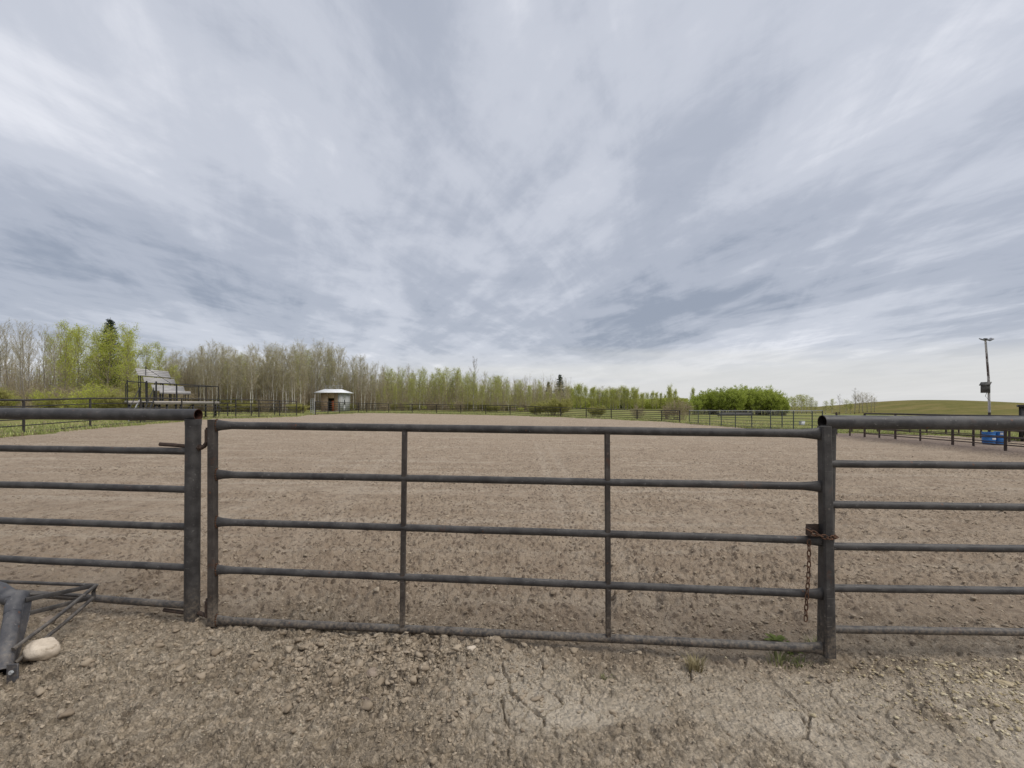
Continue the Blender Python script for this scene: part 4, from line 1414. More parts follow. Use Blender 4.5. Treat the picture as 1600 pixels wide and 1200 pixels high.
# ------------------------------------------------------------------ hut
def hut():
    d = 73.0
    c = col_at(516.5, d)
    ang = math.radians(-5)        # long side turned a little to the left
    t = thing('wooden_hut', 'small hut with white metal roof and orange door beyond the far fence', 'hut', tuple(c), ang)
    t.location.z = c.z
    # local frame: x to the right along the front, y away
    W, Dp, H = 3.2, 3.4, 3.06
    def lp_(g, name, mat, parent=None, sm=False, label=None):
        o = g.build(name, mat, None, sm); o.parent = parent or t
        if label:
            o['label'] = label
        return o
    g = Geo()
    x0, x1, y0, y1 = -W / 2, W / 2, 0.0, Dp
    dx0, dx1, dh = -0.42, 0.62, 2.15
    # front in boards with a doorway
    for (a, b_, z0, z1) in ((x0, dx0, 0, H), (dx1, x1, 0, H), (dx0, dx1, dh, H)):
        g.box(((a + b_) / 2, y0, (z0 + z1) / 2), (b_ - a, 0.08, z1 - z0))
    k = x0 + 0.06
    while k < x1:
        if not (dx0 - 0.05 < k < dx1 + 0.05):
            g.box((k, y0 - 0.05, H / 2), (0.025, 0.02, H))
        k += 0.2
    lp_(g, 'front_wall', M['tan_wood'])
    g = Geo()
    wy0, wy1, wz0, wz1 = 1.15, 1.75, 1.05, 2.0
    for (a, b_, z0, z1) in ((y0 + 0.045, wy0, 0, H), (wy1, y1, 0, H), (wy0, wy1, 0, wz0), (wy0, wy1, wz1, H)):
        g.box((x1, (a + b_) / 2, (z0 + z1) / 2), (0.08, b_ - a, z1 - z0))
    g.box((x0, (y0 + 0.05 + y1) / 2, H / 2), (0.08, y1 - y0 - 0.1, H))
    g.box(((x0 + x1) / 2, y1 + 0.045, H / 2), (W, 0.08, H))
    k = 0.15
    while k < y1:
        if not (wy0 - 0.1 < k < wy1 + 0.1):
            g.box((x1 + 0.05, k, H / 2), (0.02, 0.03, H))
        k += 0.25
    g.box((x1 - 0.17, y0 - 0.055, H / 2), (0.38, 0.03, H))
    lp_(g, 'side_wall', M['grey_wall'])
    g = Geo()
    for (yy, zz, sy, sz) in ((wy0, 1.52, 0.09, 1.1), (wy1, 1.52, 0.09, 1.1), (1.45, wz0, 0.69, 0.1), (1.45, wz1, 0.69, 0.1)):
        g.box((x1 + 0.05, yy, zz), (0.06, sy, sz))
    w = lp_(g, 'window_frame', M['white_paint'])
    g = Geo(); g.box((x1, 1.45, 1.52), (0.02, 0.55, 0.9)); lp_(g, 'pane', M['glass'], w)
    g = Geo()
    g.box(((dx0 + dx1) / 2, y0 + 0.75, 1.15), (1.0, 0.04, 2.2)); g.box((0.0, 0.4, 0.06), (1.0, 0.7, 0.08))  # backing board and floor; the dark of the opening is in their colour
    lp_(g, 'doorway', M['door_dark'])
    g = Geo(); g.box((dx1 - 0.25, y0 - 0.02, 0.06 + 0.85), (0.46, 0.05, 1.65), rz=-0.35)
    dr = lp_(g, 'door', M['orange'])
    g = Geo(); g.box((dx1 - 0.42, y0 - 0.05, 1.0), (0.05, 0.05, 0.12)); lp_(g, 'handle', M['dark_in'], dr)
    g = Geo(); g.box((-1.9, -0.5, 0.05), (1.6, 1.9, 0.08)); g.box((0.2, -0.6, 0.07), (2.6, 1.1, 0.1)); lp_(g, 'step', M['deckwood'])
    # low hipped roof with a porch corner on the left
    E = 3.06
    ex0, ex1, ey0, ey1 = x0 - 0.85, x1 + 0.55, -0.7, y1 + 0.4
    rx0, rx1, ry, RZ = x0 - 0.25, x1 - 0.5, (ey0 + ey1) / 2, E + 0.60
    top = [(ex0, ey0, E), (ex1, ey0, E), (ex1, ey1, E), (ex0, ey1, E), (rx0, ry, RZ), (rx1, ry, RZ)]
    bot = [(x, y, z - 0.07) for x, y, z in top]
    g = Geo()
    g.add(top + bot, [(0, 1, 5, 4), (1, 2, 5), (2, 3, 4, 5), (3, 0, 4), (6, 10, 11, 7), (7, 11, 8), (8, 11, 10, 9), (9, 10, 6), (0, 6, 7, 1), (1, 7, 8, 2), (2, 8, 9, 3), (3, 9, 6, 0)])
    n = 12
    for k in range(1, n):
        x = ex0 + (ex1 - ex0) * k / n
        xt = rx0 + (rx1 - rx0) * k / n
        g.tube([(x, ey0 + 0.01, E + 0.015), (xt, ry - 0.01, RZ + 0.012)], 0.014, 5)
    rf_ = lp_(g, 'roof', M['white_metal'])
    # light rail frame on the ridge
    g = Geo()
    zt = RZ + 0.55
    for x in (-1.6, -0.9, -0.55, 0.3, 1.2):
        g.tube([(x, ry, RZ - 0.3), (x, ry, zt)], 0.022, 6)
    g.tube([(-1.6, ry, zt), (1.2, ry, zt)], 0.022, 6)
    g.tube([(-1.6, ry, zt - 0.26), (1.2, ry, zt - 0.26)], 0.018, 6)
    lp_(g, 'roof_rail', M['galv'], rf_)
    for x, y in ((ex0 + 0.12, ey0 + 0.15), (ex0 + 0.12, ey1 - 0.2)):
        g = Geo(); g.box((x, y, E / 2 - 0.03), (0.1, 0.1, E - 0.06)); lp_(g, 'porch_post', M['deckwood'])


hut()


# ------------------------------------------------------------------ light pole, tubs, shelter
def light_pole():
    b = on_ground(1545.5, 684.5)
    d = b.y
    t = thing('light_pole', 'leaning peeling white pole with two floodlights at the right edge', 'light pole', tuple(b))
    top = at(1539.6, 529.5, d)
    pts = [b + Vector((0, 0, -0.2)), at(1546, 645, d), at(1544.5, 590, d), top]
    g = Geo(); g.tube(pts, [0.068, 0.060, 0.054, 0.046], 12)
    part(g, 'pole', M['pole'], t)
    g = Geo(); g.box(top + Vector((0.0, 0, -0.03)), (0.15, 0.12, 0.13), bev=0.01)
    part(g, 'bracket', M['shed_dark'], t)
    for sx, rz, tilt in ((-1, 0.35, 0.22), (1, -0.3, -0.55)):
        c = top + Vector((sx * 0.23, -0.05, -0.04))
        rot = Matrix.Rotation(rz, 3, 'Z') @ Matrix.Rotation(tilt, 3, 'Y') @ Matrix.Rotation(0.45, 3, 'X')
        g = Geo(); g.box(c, (0.23, 0.22, 0.05), rot=rot, bev=0.01)
        g.tube([top + Vector((0, 0, -0.04)), c], 0.02, 8)
        h = part(g, 'floodlight', M['lamp_metal'], t)
        g = Geo(); g.box(c + rot @ Vector((0, 0, -0.029)), (0.19, 0.18, 0.008), rot=rot)
        part(g, 'lens', M['lamp_glass'], h, False)
    # box with a slanted roof on the left side of the pole
    c = at(1538.6, 606, d) + Vector((0.02, -0.02, 0))
    rot = Matrix.Rotation(0.55, 3, 'Z')
    w, dp, hh = 0.25, 0.34, 0.56
    vs = []
    for x, y, z in ((-w / 2, -dp / 2, -hh / 2), (w / 2, -dp / 2, -hh / 2), (w / 2, dp / 2, -hh / 2), (-w / 2, dp / 2, -hh / 2),
                    (-w / 2, -dp / 2, hh / 2 - 0.14), (w / 2, -dp / 2, hh / 2), (w / 2, dp / 2, hh / 2), (-w / 2, dp / 2, hh / 2 - 0.14)):
        vs.append(tuple(rot @ Vector((x, y, z)) + c))
    g = Geo(); g.add(vs, [(0, 3, 2, 1), (4, 5, 6, 7), (0, 1, 5, 4), (1, 2, 6, 5), (2, 3, 7, 6), (3, 0, 4, 7)])
    bx = part(g, 'box', M['birdbox'], t, False)
    g = Geo()
    sl = Matrix.Rotation(-math.atan2(0.14, w), 3, 'Y')
    g.box(c + Vector((0, 0, hh / 2 - 0.05)), (w + 0.12, dp + 0.1, 0.03), rot=rot @ sl)
    part(g, 'box_lid', M['birdbox'], bx, False)
    g = Geo()
    p = [c + Vector((0.02, -0.05, -hh / 2)), at(1539.5, 619, d), at(1543.5, 623, d - 0.09), at(1546.8, 626, d - 0.10), at(1547.2, 640, d - 0.10)]
    g.tube(p, 0.012, 6)
    g.tube([at(1541.5, 534, d - 0.09), at(1545.4, 592, d - 0.09)], 0.010, 6)
    part(g, 'cable', M['lamp_metal'], t)


light_pole()


def tub(px0, px1, y_top, y_bot, label, spots):
    a = on_ground((px0 + px1) / 2, y_bot)
    w = (px1 - px0) / F * a.y; h = (y_bot - y_top) / F * a.y
    t = thing('plastic_tub', label, 'tub', tuple(a), 0.0, 'blue tubs behind the right-hand fences')
    g = Geo(); r = w / 2
    prof = [(0.0, 0.0), (r * 0.90, 0.0), (r * 0.96, 0.03), (r * 0.97, h * 0.30), (r * 1.0, h * 0.32), (r * 1.0, h * 0.36), (r * 0.97, h * 0.38), (r * 0.98, h * 0.68), (r * 1.01, h * 0.70), (r * 1.01, h * 0.74), (r * 0.98, h * 0.76), (r * 0.99, h * 0.95), (r * 1.03, h * 0.96), (r * 1.03, h), (r * 0.93, h), (r * 0.92, h * 0.93), (0.0, h * 0.93)]
    n = 24; vs = []; fs = []
    for rr, z in prof:
        for i in range(n):
            vs.append((rr * math.cos(2 * PI * i / n), rr * math.sin(2 * PI * i / n), z))
    for k in range(len(prof) - 1):
        for i in range(n):
            j = (i + 1) % n
            fs.append((k * n + i, k * n + j, k * n + n + j, k * n + n + i))
    g.add(vs, fs)
    o = g.build('tub_body', M['blue'], None, True); o.parent = t
    for (u, v, sw, sh) in spots:
        g = Geo(); m = 6; vs = []; fs = []
        for i in range(m + 1):
            aa = -PI / 2 + u + (i / m - 0.5) * sw / r
            for zz in (v * h - sh / 2, v * h + sh / 2):
                vs.append((r * 1.012 * math.cos(aa), r * 1.012 * math.sin(aa), zz))
        for i in range(m):
            fs.append((2 * i, 2 * i + 2, 2 * i + 3, 2 * i + 1))
        g.add(vs, fs)
        o = g.build('sticker', M['paper'], None, False); o.parent = t
    return t


tub(1536.8, 1552.5, 675.2, 694.0, 'blue plastic tub with a wide white sticker, left of the two', [(0.25, 0.47, 0.25, 0.075)])
tub(1555.5, 1569.5, 674.4, 694.4, 'blue plastic tub with two small white stickers near its rim, right of the two', [(-0.55, 0.85, 0.10, 0.10), (0.75, 0.86, 0.09, 0.06)])


def shelter():
    b = on_ground(1594.5, 689.5); d = b.y
    t = thing('livestock_shelter', 'dark metal shelter on short legs cut by the right edge of the picture', 'shelter', tuple(b), -math.atan2(b.x, b.y) * 0.96)
    W, D = 2.6, 2.0
    H = CAM_Z + (HZ - 632.5) / F * d - b.z
    def put(name, mat, *boxes):
        g = Geo()
        for c, sz in boxes:
            g.box(c, sz)
        o = g.build(name, mat); o.parent = t
    put('roof', M['shed_dark'], ((W / 2 - 0.02, D / 2, H - 0.06), (W + 0.1, D + 0.2, 0.12)))
    put('wall', M['shed_grey'], ((W / 2 + 0.06, D / 2 + 0.05, (H - 0.12 + 0.3) / 2), (W - 0.16, D - 0.1, H - 0.42)))
    put('lower_panel', M['shed_dark'], ((W / 2 + 0.02, -0.005, 0.55), (W, 0.06, 0.5)))
    for x in (0.06, W - 0.06):
        for y in (-0.005, D):
            put('leg', M['shed_dark'], ((x, y, (H - 0.12) / 2), (0.11, 0.08, H - 0.12)))


shelter()


# low pale tank and feed trough on the grass behind the panels
def trough(name, label, cat, px, py, size, mat, rz, legs=True):
    p = on_ground(px, py)
    t = thing(name, label, cat, tuple(p), rz)
    L, W, H = size
    z0 = 0.28 if legs else 0.02
    g = Geo()
    hw, hb = W / 2, W / 2 * 0.7
    for s in (-1, 1):
        g.add([(-L / 2, s * hb, z0), (L / 2, s * hb, z0), (L / 2, s * hw, z0 + H), (-L / 2, s * hw, z0 + H),
               (-L / 2, s * (hb - 0.04), z0 + 0.03), (L / 2, s * (hb - 0.04), z0 + 0.03), (L / 2, s * (hw - 0.04), z0 + H), (-L / 2, s * (hw - 0.04), z0 + H)],
              [(0, 1, 2, 3), (4, 7, 6, 5), (3, 2, 6, 7)])
    g.box((0, 0, z0 + 0.015), (L, 2 * hb, 0.03))
    for x in (-L / 2, L / 2):
        g.add([(x, -hb, z0), (x, hb, z0), (x, hw, z0 + H), (x, -hw, z0 + H)], [(0, 1, 2, 3)])
    o = g.build('basin', mat); o.parent = t
    if legs:
        for x in (-L / 2 + 0.2, L / 2 - 0.2):
            for s in (-1, 1):
                g = Geo(); g.tube([(x, s * hb, 0), (x, s * hb * 0.9, z0 + 0.02)], 0.03, 6)
                o = g.build('leg', M['shed_dark']); o.parent = t


trough('feed_trough', 'long dark feed trough standing on grass behind the livestock panels', 'trough', 1148, 652.5, (5.2, 0.7, 0.45), M['shed_dark'], 0.1)
trough('water_trough', 'pale plastic water trough behind the livestock panels near the post', 'trough', 1253, 664.5, (0.36, 0.34, 0.36), M['galv'], 0.2, False)

# a bird table of thin poles at the edge of the wood
tq = on_ground(446, 648.2); tq = col_at(446, 52.0)
t = thing('pole_perch', 'thin pale pole with a crossbar at the edge of the wood left of the hut', 'pole', tuple(tq))
g = Geo(); g.tube([tq, tq + Vector((0, 0, 2.75))], 0.024, 8); part(g, 'pole', BARK['grey'], t)
g = Geo(); g.tube([tq + Vector((-0.75, 0, 2.62)), tq + Vector((0.55, 0, 2.68))], 0.024, 8); part(g, 'crossbar', BARK['grey'], t)


# ------------------------------------------------------------------ vegetation
def rot_about(v, axis, ang):
    return Matrix.Rotation(ang, 3, axis) @ v


def grow(seed, H, n1, len1, start, up, n2, n3, spread=1.0, taper=0.8, trunk_r=0.09, topfade=0.35):
    """a slender broadleaf: returns trunk path, branch segments, twig tips"""
    r = random.Random(seed)
    path = []; x = y = 0.0
    N = 10
    for i in range(N + 1):
        z = H * i / N
        x += r.uniform(-1, 1) * H * 0.008; y += r.uniform(-1, 1) * H * 0.008
        path.append(Vector((x, y, z)))
    def on_trunk(t):
        f = t * N; i = min(int(f), N - 1)
        return path[i].lerp(path[i + 1], f - i)
    S = []; tips = []
    ga_ = r.random() * 6.28
    for k in range(n1):
        t = start + (1 - start) * ((k + r.random()) / n1) ** 0.9
        t = min(t, 0.99)
        p = on_trunk(t)
        rel = (t - start) / (1 - start)
        L = len1 * (1 - (1 - topfade) * rel) * (0.55 + 0.45 * min(1, rel * 5 + 0.3)) * r.uniform(0.65, 1.2)
        ga_ += 2.4 + r.uniform(-0.4, 0.4)
        el = up + r.uniform(-0.2, 0.25) + rel * 0.25
        d = Vector((math.cos(ga_) * math.cos(el), math.sin(ga_) * math.cos(el), math.sin(el)))
        rr = trunk_r * (1 - t * 0.85) * 0.42 + 0.008
        nseg = 4
        q = p.copy(); dd = d.copy(); pts = [q.copy()]
        for s in range(nseg):
            dd = (dd + Vector((r.uniform(-0.16, 0.16), r.uniform(-0.16, 0.16), 0.16))).normalized()
            q2 = q + dd * (L / nseg)
            S.append((q.copy(), q2.copy(), rr * (1 - s / nseg * taper), rr * (1 - (s + 1) / nseg * taper)))
            q = q2; pts.append(q.copy())
        for j in range(n2):
            f = 0.2 + 0.8 * (j + r.random()) / n2
            i = min(int(f * nseg), nseg - 1)
            b0 = pts[i].lerp(pts[i + 1], f * nseg - i)
            L2 = L * 0.42 * (1.15 - f * 0.6) * r.uniform(0.6, 1.3)
            d2 = (dd + Vector((r.uniform(-1, 1), r.uniform(-1, 1), r.uniform(-0.35, 0.75))) * (0.85 * spread)).normalized()
            b1 = b0 + d2 * L2 * 0.55; b2 = b1 + (d2 + Vector((r.uniform(-.2, .2), r.uniform(-.2, .2), 0.25))).normalized() * L2 * 0.45
            r2 = max(rr * 0.42, 0.007)
            S.append((b0, b1, r2, r2 * 0.8)); S.append((b1, b2, r2 * 0.8, r2 * 0.5))
            for m in range(n3):
                f3 = (m + r.random()) / n3
                c0 = b0.lerp(b2, 0.25 + 0.75 * f3)
                d3 = (d2 + Vector((r.uniform(-1, 1), r.uniform(-1, 1), r.uniform(-0.4, 0.8))) * 0.8).normalized()
                L3 = max(0.12, L2 * 0.45) * r.uniform(0.5, 1.3)
                c1 = c0 + d3 * L3
                S.append((c0, c1, r2 * 0.62, r2 * 0.35))
                tips.append((c0, c1))
    return path, S, tips


def put_branches(g, S, mat=0, n=3, rmin=0.0):
    P0 = np.array([tuple(s[0]) for s in S]); P1 = np.array([tuple(s[1]) for s in S])
    R0 = np.maximum(np.array([s[2] for s in S]), rmin); R1 = np.maximum(np.array([s[3] for s in S]), rmin * 0.8)
    g.segs(P0, P1, R0, R1, n, mat)


def tip_points(tips, k, jit, seed):
    r = np.random.default_rng(seed)
    A = np.array([tuple(a) for a, b in tips]); B = np.array([tuple(b) for a, b in tips])
    if k < 1:
        sel = r.random(len(A)) < k
        A, B = A[sel], B[sel]; k = 1
    k = int(k)
    f = r.random((len(A), k, 1)) * 0.9 + 0.2
    P = A[:, None] + (B - A)[:, None] * f + r.normal(size=(len(A), k, 3)) * jit
    return P.reshape(-1, 3)


PROTO = {}
UNIT = {'hedge': 5.2, 'olive': 2.4, 'brown': 2.6, 'green': 3.2}


def proto(kind, i, trunk_g, crown_g, bark, crown_mats):
    tm = trunk_g.build('trunk', bark, None, 'all'); cm = crown_g.build('crown', crown_mats)
    zs = np.empty(len(cm.data.vertices) * 3, dtype=np.float32); cm.data.vertices.foreach_get('co', zs)
    PROTO.setdefault(kind, []).append((tm.data, cm.data, float(np.percentile(zs[2::3], 99.7))))
    bpy.data.objects.remove(tm); bpy.data.objects.remove(cm)


def make_broadleaf(kind, seeds, H, n1, len1, start, up, n2, n3, bark, twig, leaf, leaf_k, leaf_size, jit, trunk_r=0.09, twig_min=0.007, spread=1.0, topfade=0.35):
    for s in seeds:
        path, S, tips = grow(s, H, n1, len1, start, up, n2, n3, spread, 0.8, trunk_r, topfade)
        tg = Geo()
        tg.tube(path, [trunk_r * (1.25 if i == 0 else 1 - 0.88 * i / 10) for i in range(11)], 7)
        cg = Geo()
        put_branches(cg, S, 0, 3, twig_min)
        if leaf_k > 0:
            cg.leaves(tip_points(tips, leaf_k, jit, s), leaf_size, 1, r=np.random.default_rng(s))
        proto(kind, s, tg, cg, bark, [twig, leaf])


make_broadleaf('bare', range(1, 6), 10, 24, 2.6, 0.36, 0.80, 6, 5, BARK['grey'], BARK['twig'], LEAF['bud'], 1, 0.06, 0.06, twig_min=0.0060, topfade=0.6)
make_broadleaf('bud', range(11, 18), 10, 30, 2.4, 0.30, 0.95, 6, 6, BARK['pale'], BARK['twig'], LEAF['bud'], 2, 0.055, 0.12, twig_min=0.0050, topfade=0.7, trunk_r=0.075)
make_broadleaf('fresh', range(21, 27), 10, 30, 2.8, 0.18, 0.72, 6, 5, BARK['grey'], BARK['twig_brown'], LEAF['fresh'], 5, 0.10, 0.22, twig_min=0.006, topfade=0.5)
make_broadleaf('soft', range(31, 38), 10, 30, 2.5, 0.16, 0.85, 6, 5, BARK['pale'], BARK['twig_brown'], LEAF['soft'], 4, 0.10, 0.22, twig_min=0.006, topfade=0.55)
make_broadleaf('round', range(41, 45), 9, 34, 3.8, 0.08, 0.6, 7, 5, BARK['grey'], BARK['twig_brown'], LEAF['soft'], 5, 0.17, 0.35, trunk_r=0.14, twig_min=0.010, topfade=0.5)
make_broadleaf('snag', range(51, 54), 10, 16, 2.4, 0.40, 0.7, 5, 4, BARK['grey'], BARK['grey'], LEAF['bud'], 0, 0.06, 0.05, trunk_r=0.085, twig_min=0.010)


def make_spruce(seed, H=10):
    r = random.Random(seed)
    tg = Geo(); tg.tube([Vector((0, 0, 0)), Vector((0, 0, H * 0.6)), Vector((0.02, 0, H))], [0.13, 0.07, 0.012], 7)
    S = []; P = []
    lv = 30
    for k in range(lv):
        t = 0.12 + 0.87 * k / lv
        L = 2.1 * (1 - t) ** 0.85 * r.uniform(0.8, 1.15) + 0.12
        m = 7
        for j in range(m):
            a = k * 1.3 + j * 2 * PI / m + r.uniform(-0.25, 0.25)
            l = L * r.uniform(0.7, 1.15)
            dr = 0.28 + 0.2 * (1 - t)
            d = Vector((math.cos(a), math.sin(a), -dr + 0.1)).normalized()
            p0 = Vector((0, 0, min(H * 0.985, H * t + r.uniform(-0.2, 0.2)))); p1 = p0 + d * l * 0.65; p2 = p1 + Vector((d.x, d.y, d.z + 0.28)).normalized() * l * 0.35
            S += [(p0, p1, 0.018, 0.012), (p1, p2, 0.012, 0.006)]
            n = int(14 + l * 60)
            for q in range(n):
                f = r.random() ** 0.7
                c = p0.lerp(p1, f / 0.65) if f < 0.65 else p1.lerp(p2, (f - 0.65) / 0.35)
                w = 0.24 * (1 - f * 0.6)
                P.append(tuple(c + Vector((r.uniform(-w, w), r.uniform(-w, w), r.uniform(-0.22, 0.06)))))
    cg = Geo(); put_branches(cg, S, 0, 3, 0.01)
    cg.leaves(np.array(P), 0.15, 1, 0.0, 0.4, r=np.random.default_rng(seed))
    proto('spruce', seed, tg, cg, BARK['dark'], [BARK['dark'], LEAF['spruce']])


make_spruce(61); make_spruce(62)


def make_shrub(kind, seed, H, W, stems, twig, leaf, leaf_n, leaf_size, stem_r=0.02):
    r = random.Random(seed); rr = np.random.default_rng(seed)
    tg = Geo(); S = []; tips = []
    for k in range(stems):
        a = r.random() * 2 * PI; rad = W * 0.5 * math.sqrt(r.random())
        base = Vector((math.cos(a), math.sin(a), 0)) * rad * 0.45
        hh = H * (1 - 0.35 * (rad / (W * 0.5)) ** 2) * r.uniform(0.7, 1.0)
        top = Vector((math.cos(a), math.sin(a), 0)) * rad + Vector((0, 0, hh))
        mid = base.lerp(top, 0.5) + Vector((r.uniform(-.1, .1), r.uniform(-.1, .1), hh * 0.08))
        tg.tube([base, mid, top], [stem_r, stem_r * 0.7, stem_r * 0.35], 4, False)
        for j in range(9):
            f = 0.25 + 0.75 * r.random()
            p = base.lerp(mid, f * 2) if f < 0.5 else mid.lerp(top, f * 2 - 1)
            d = Vector((math.cos(a) * 0.4 + r.uniform(-1, 1), math.sin(a) * 0.4 + r.uniform(-1, 1), r.uniform(0.0, 1.0))).normalized()
            L = H * 0.17 * r.uniform(0.5, 1.3)
            q = p + d * L
            S.append((p, q, 0.009, 0.006))
            for m in range(3):
                p2 = p.lerp(q, 0.3 + 0.7 * r.random()); q2 = p2 + (d + Vector((r.uniform(-1, 1), r.uniform(-1, 1), r.uniform(-.2, .8))) * 0.8).normalized() * L * 0.6
                S.append((p2, q2, 0.007, 0.005)); tips.append((p2, q2))
    cg = Geo(); put_branches(cg, S, 0, 3, 0.006)
    P = tip_points(tips, max(1, leaf_n // max(1, len(tips))), 0.10, seed)
    cg.leaves(P, leaf_size, 1, r=rr)
    tm = tg.build('stems', twig); cm = cg.build('foliage', [twig, leaf])
    PROTO.setdefault(kind, []).append((tm.data, cm.data, UNIT[kind]))
    bpy.data.objects.remove(tm); bpy.data.objects.remove(cm)


for s in range(4):
    make_shrub('hedge', 70 + s, 5.2, 4.6, 60, BARK['grey'], LEAF['hedge'], 42000, 0.115, 0.03)
    make_shrub('olive', 80 + s, 2.4, 3.6, 34, BARK['twig_brown'], LEAF['olive'], 15000, 0.095)
    make_shrub('brown', 90 + s, 2.6, 2.6, 34, BARK['twig_brown'], LEAF['brownbud'], 2200, 0.055)
    make_shrub('green', 95 + s, 3.2, 3.0, 30, BARK['twig_brown'], LEAF['fresh'], 6000, 0.085)

NAMES = {'bare': 'bare_tree', 'bud': 'poplar_tree', 'fresh': 'poplar_tree', 'soft': 'poplar_tree', 'round': 'broadleaf_tree', 'snag': 'dead_tree', 'spruce': 'spruce_tree',
         'hedge': 'bush', 'olive': 'bush', 'brown': 'shrub', 'green': 'shrub'}


def plant(kind, px, d, h, label, cat='tree', group=None, wide=1.0, z=None):
    p = col_at(px, d)
    if p.x > 40 and d > 62:
        p.z += max(0.0, float(hill_h(p.x, p.y)) - 0.3)
    t = thing(NAMES[kind], label, cat, tuple(p), random.random() * 2 * PI, group)
    tm, cm, unit = random.choice(PROTO[kind])
    s = h / unit
    t.scale = (s * wide, s * wide, s)
    names = ('stems', 'foliage') if kind in ('hedge', 'olive', 'brown', 'green') else ('trunk', 'crown')
    for nm, me in zip(names, (tm, cm)):
        o = bpy.data.objects.new(nm, me); COL.objects.link(o); o.parent = t
    return t


SKY_PX = np.array([-120, 0, 15, 40, 80, 110, 150, 172, 195, 215, 240, 262, 275, 300, 325, 350, 380, 410, 440, 465, 490, 520, 545, 570, 590, 610, 640, 670, 700, 730, 760, 800, 830, 870, 900, 940, 970, 1000, 1060])
SKY_Y = np.array([495, 492, 492, 497, 503, 502, 505, 505, 505, 525, 528, 545, 541, 530, 526, 536, 534, 531, 530, 528, 526, 531, 545, 551, 562, 573, 571, 571, 568, 572, 581, 583, 591, 597, 598, 601, 600, 606, 606])


def skyline(px):
    return float(np.interp(px, SKY_PX, SKY_Y))


def tree_h(px, d, y):
    p = col_at(px, d)
    return CAM_Z + (HZ - y) / F * d - p.z


R_ = random.Random(5)


def row(kind, n, x0, x1, d0, d1, label, group, drop=(0, 22), wide=(0.85, 1.15), cat='tree'):
    for i in range(n):
        px = x0 + (x1 - x0) * (i + R_.random()) / n
        d = R_.uniform(d0, d1)
        y = skyline(px) + R_.uniform(*drop)
        plant(kind, px, d, tree_h(px, d, y), label, cat, group, R_.uniform(*wide))


row('bare', 16, -110, 100, 46, 60, 'tall bare grey tree in the wood at the left edge', 'bare trees at the left edge', (0, 14), (0.85, 1.1))
row('fresh', 8, 95, 262, 46, 52, 'yellow-green poplar in fresh leaf left of and behind the viewing stand', 'fresh green poplars by the stand', (0, 16), (0.9, 1.15))
row('fresh', 14, 70, 275, 52, 64, 'yellow-green poplar in fresh leaf left of and behind the viewing stand', 'fresh green poplars by the stand', (8, 60), (0.9, 1.2))
plant('spruce', 172, 56, tree_h(172, 50, 486), 'tall dark spruce rising above the yellow-green poplars at left', wide=1.25)
BG = 'budding grey poplars of the left wood'
BL = 'slender grey poplar with tiny buds in the bare wood behind the hut'
row('bud', 38, 258, 470, 60, 68, BL, BG, (0, 26), (1.0, 1.5))
row('bud', 20, 470, 600, 81, 88, BL, BG, (0, 26), (0.9, 1.3))
row('bud', 44, 250, 480, 68, 86, BL, BG, (4, 40), (1.0, 1.6))
row('bud', 24, 470, 605, 88, 104, BL, BG, (4, 40), (1.0, 1.5))
row('bud', 22, -100, 260, 60, 80, 'slender grey poplar with tiny buds behind the yellow-green poplars', 'budding grey poplars at far left', (25, 70), (0.9, 1.2))
row('soft', 8, 340, 480, 64, 74, 'poplar with sparse pale green leaves among the grey poplars', 'pale green poplars among the grey', (14, 60), (0.8, 1.0))
row('soft', 12, 480, 620, 84, 96, 'poplar with sparse pale green leaves among the grey poplars', 'pale green poplars among the grey', (14, 60), (0.8, 1.0))
row('soft', 32, 600, 870, 90, 106, 'pale green poplar in the wood beyond the far arena fence', 'pale green poplars beyond the far fence', (0, 26), (0.95, 1.5))
row('soft', 48, 595, 885, 106, 130, 'pale green poplar in the wood beyond the far arena fence', 'pale green poplars beyond the far fence', (3, 36), (1.0, 1.6))
row('bud', 24, 600, 860, 96, 124, 'grey poplar still nearly bare in the wood beyond the far fence', 'grey poplars beyond the far fence', (-4, 22), (0.8, 1.1))
plant('snag', 741, 94, tree_h(741, 94, 556), 'tallest bare dead tree standing above the pale green wood')
plant('spruce', 875, 120, tree_h(875, 120, 586), 'dark pointed spruce at the right end of the pale green wood', wide=1.5)
plant('spruce', 857, 128, tree_h(857, 128, 597), 'shorter dark spruce just left of the pointed spruce', wide=1.4)
plant('spruce', 972, 170, tree_h(972, 170, 614), 'small dark spruce in the far tree line across the meadow', wide=0.9)
row('round', 20, 882, 1005, 160, 185, 'rounded green tree in the far tree line across the meadow', 'far trees across the meadow', (0, 8), (0.85, 1.1))
row('bud', 14, 930, 1000, 165, 190, 'greyish tree in the far tree line across the meadow', 'greyish far trees across the meadow', (0, 8), (1.0, 1.4))
row('round', 10, 985, 1062, 180, 215, 'small rounded tree in the farthest gap of the tree line', 'farthest trees in the gap', (0, 10), (0.7, 0.95))
plant('round', 1046, 92, tree_h(1046, 92, 600), 'single upright green tree left of the dense green hedge', wide=0.62)
plant('round', 1083, 96, tree_h(1083, 96, 605), 'small upright tree at the left end of the dense hedge', wide=0.6)
for px, y, d, w in ((1086, 622, 87, 0.8), (1099, 612, 91, 0.95), (1114, 610, 94, 0.9), (1127, 605.5, 90, 1.1), (1146, 607.5, 88, 0.95), (1160, 602.5, 93, 1.1), (1177, 607, 90, 0.9), (1192, 605, 92, 1.05), (1208, 610.5, 89, 0.95), (1219, 617.5, 91, 0.8), (1226, 626, 90, 0.6),
                    (1110, 615, 97, 1.1), (1150, 609, 99, 1.1), (1190, 611, 98, 1.1)):
    plant('hedge', px, d, tree_h(px, d, y), 'dense bright green bush in the long clump right of centre', 'bush', 'dense green bushes right of centre', w * 0.95)
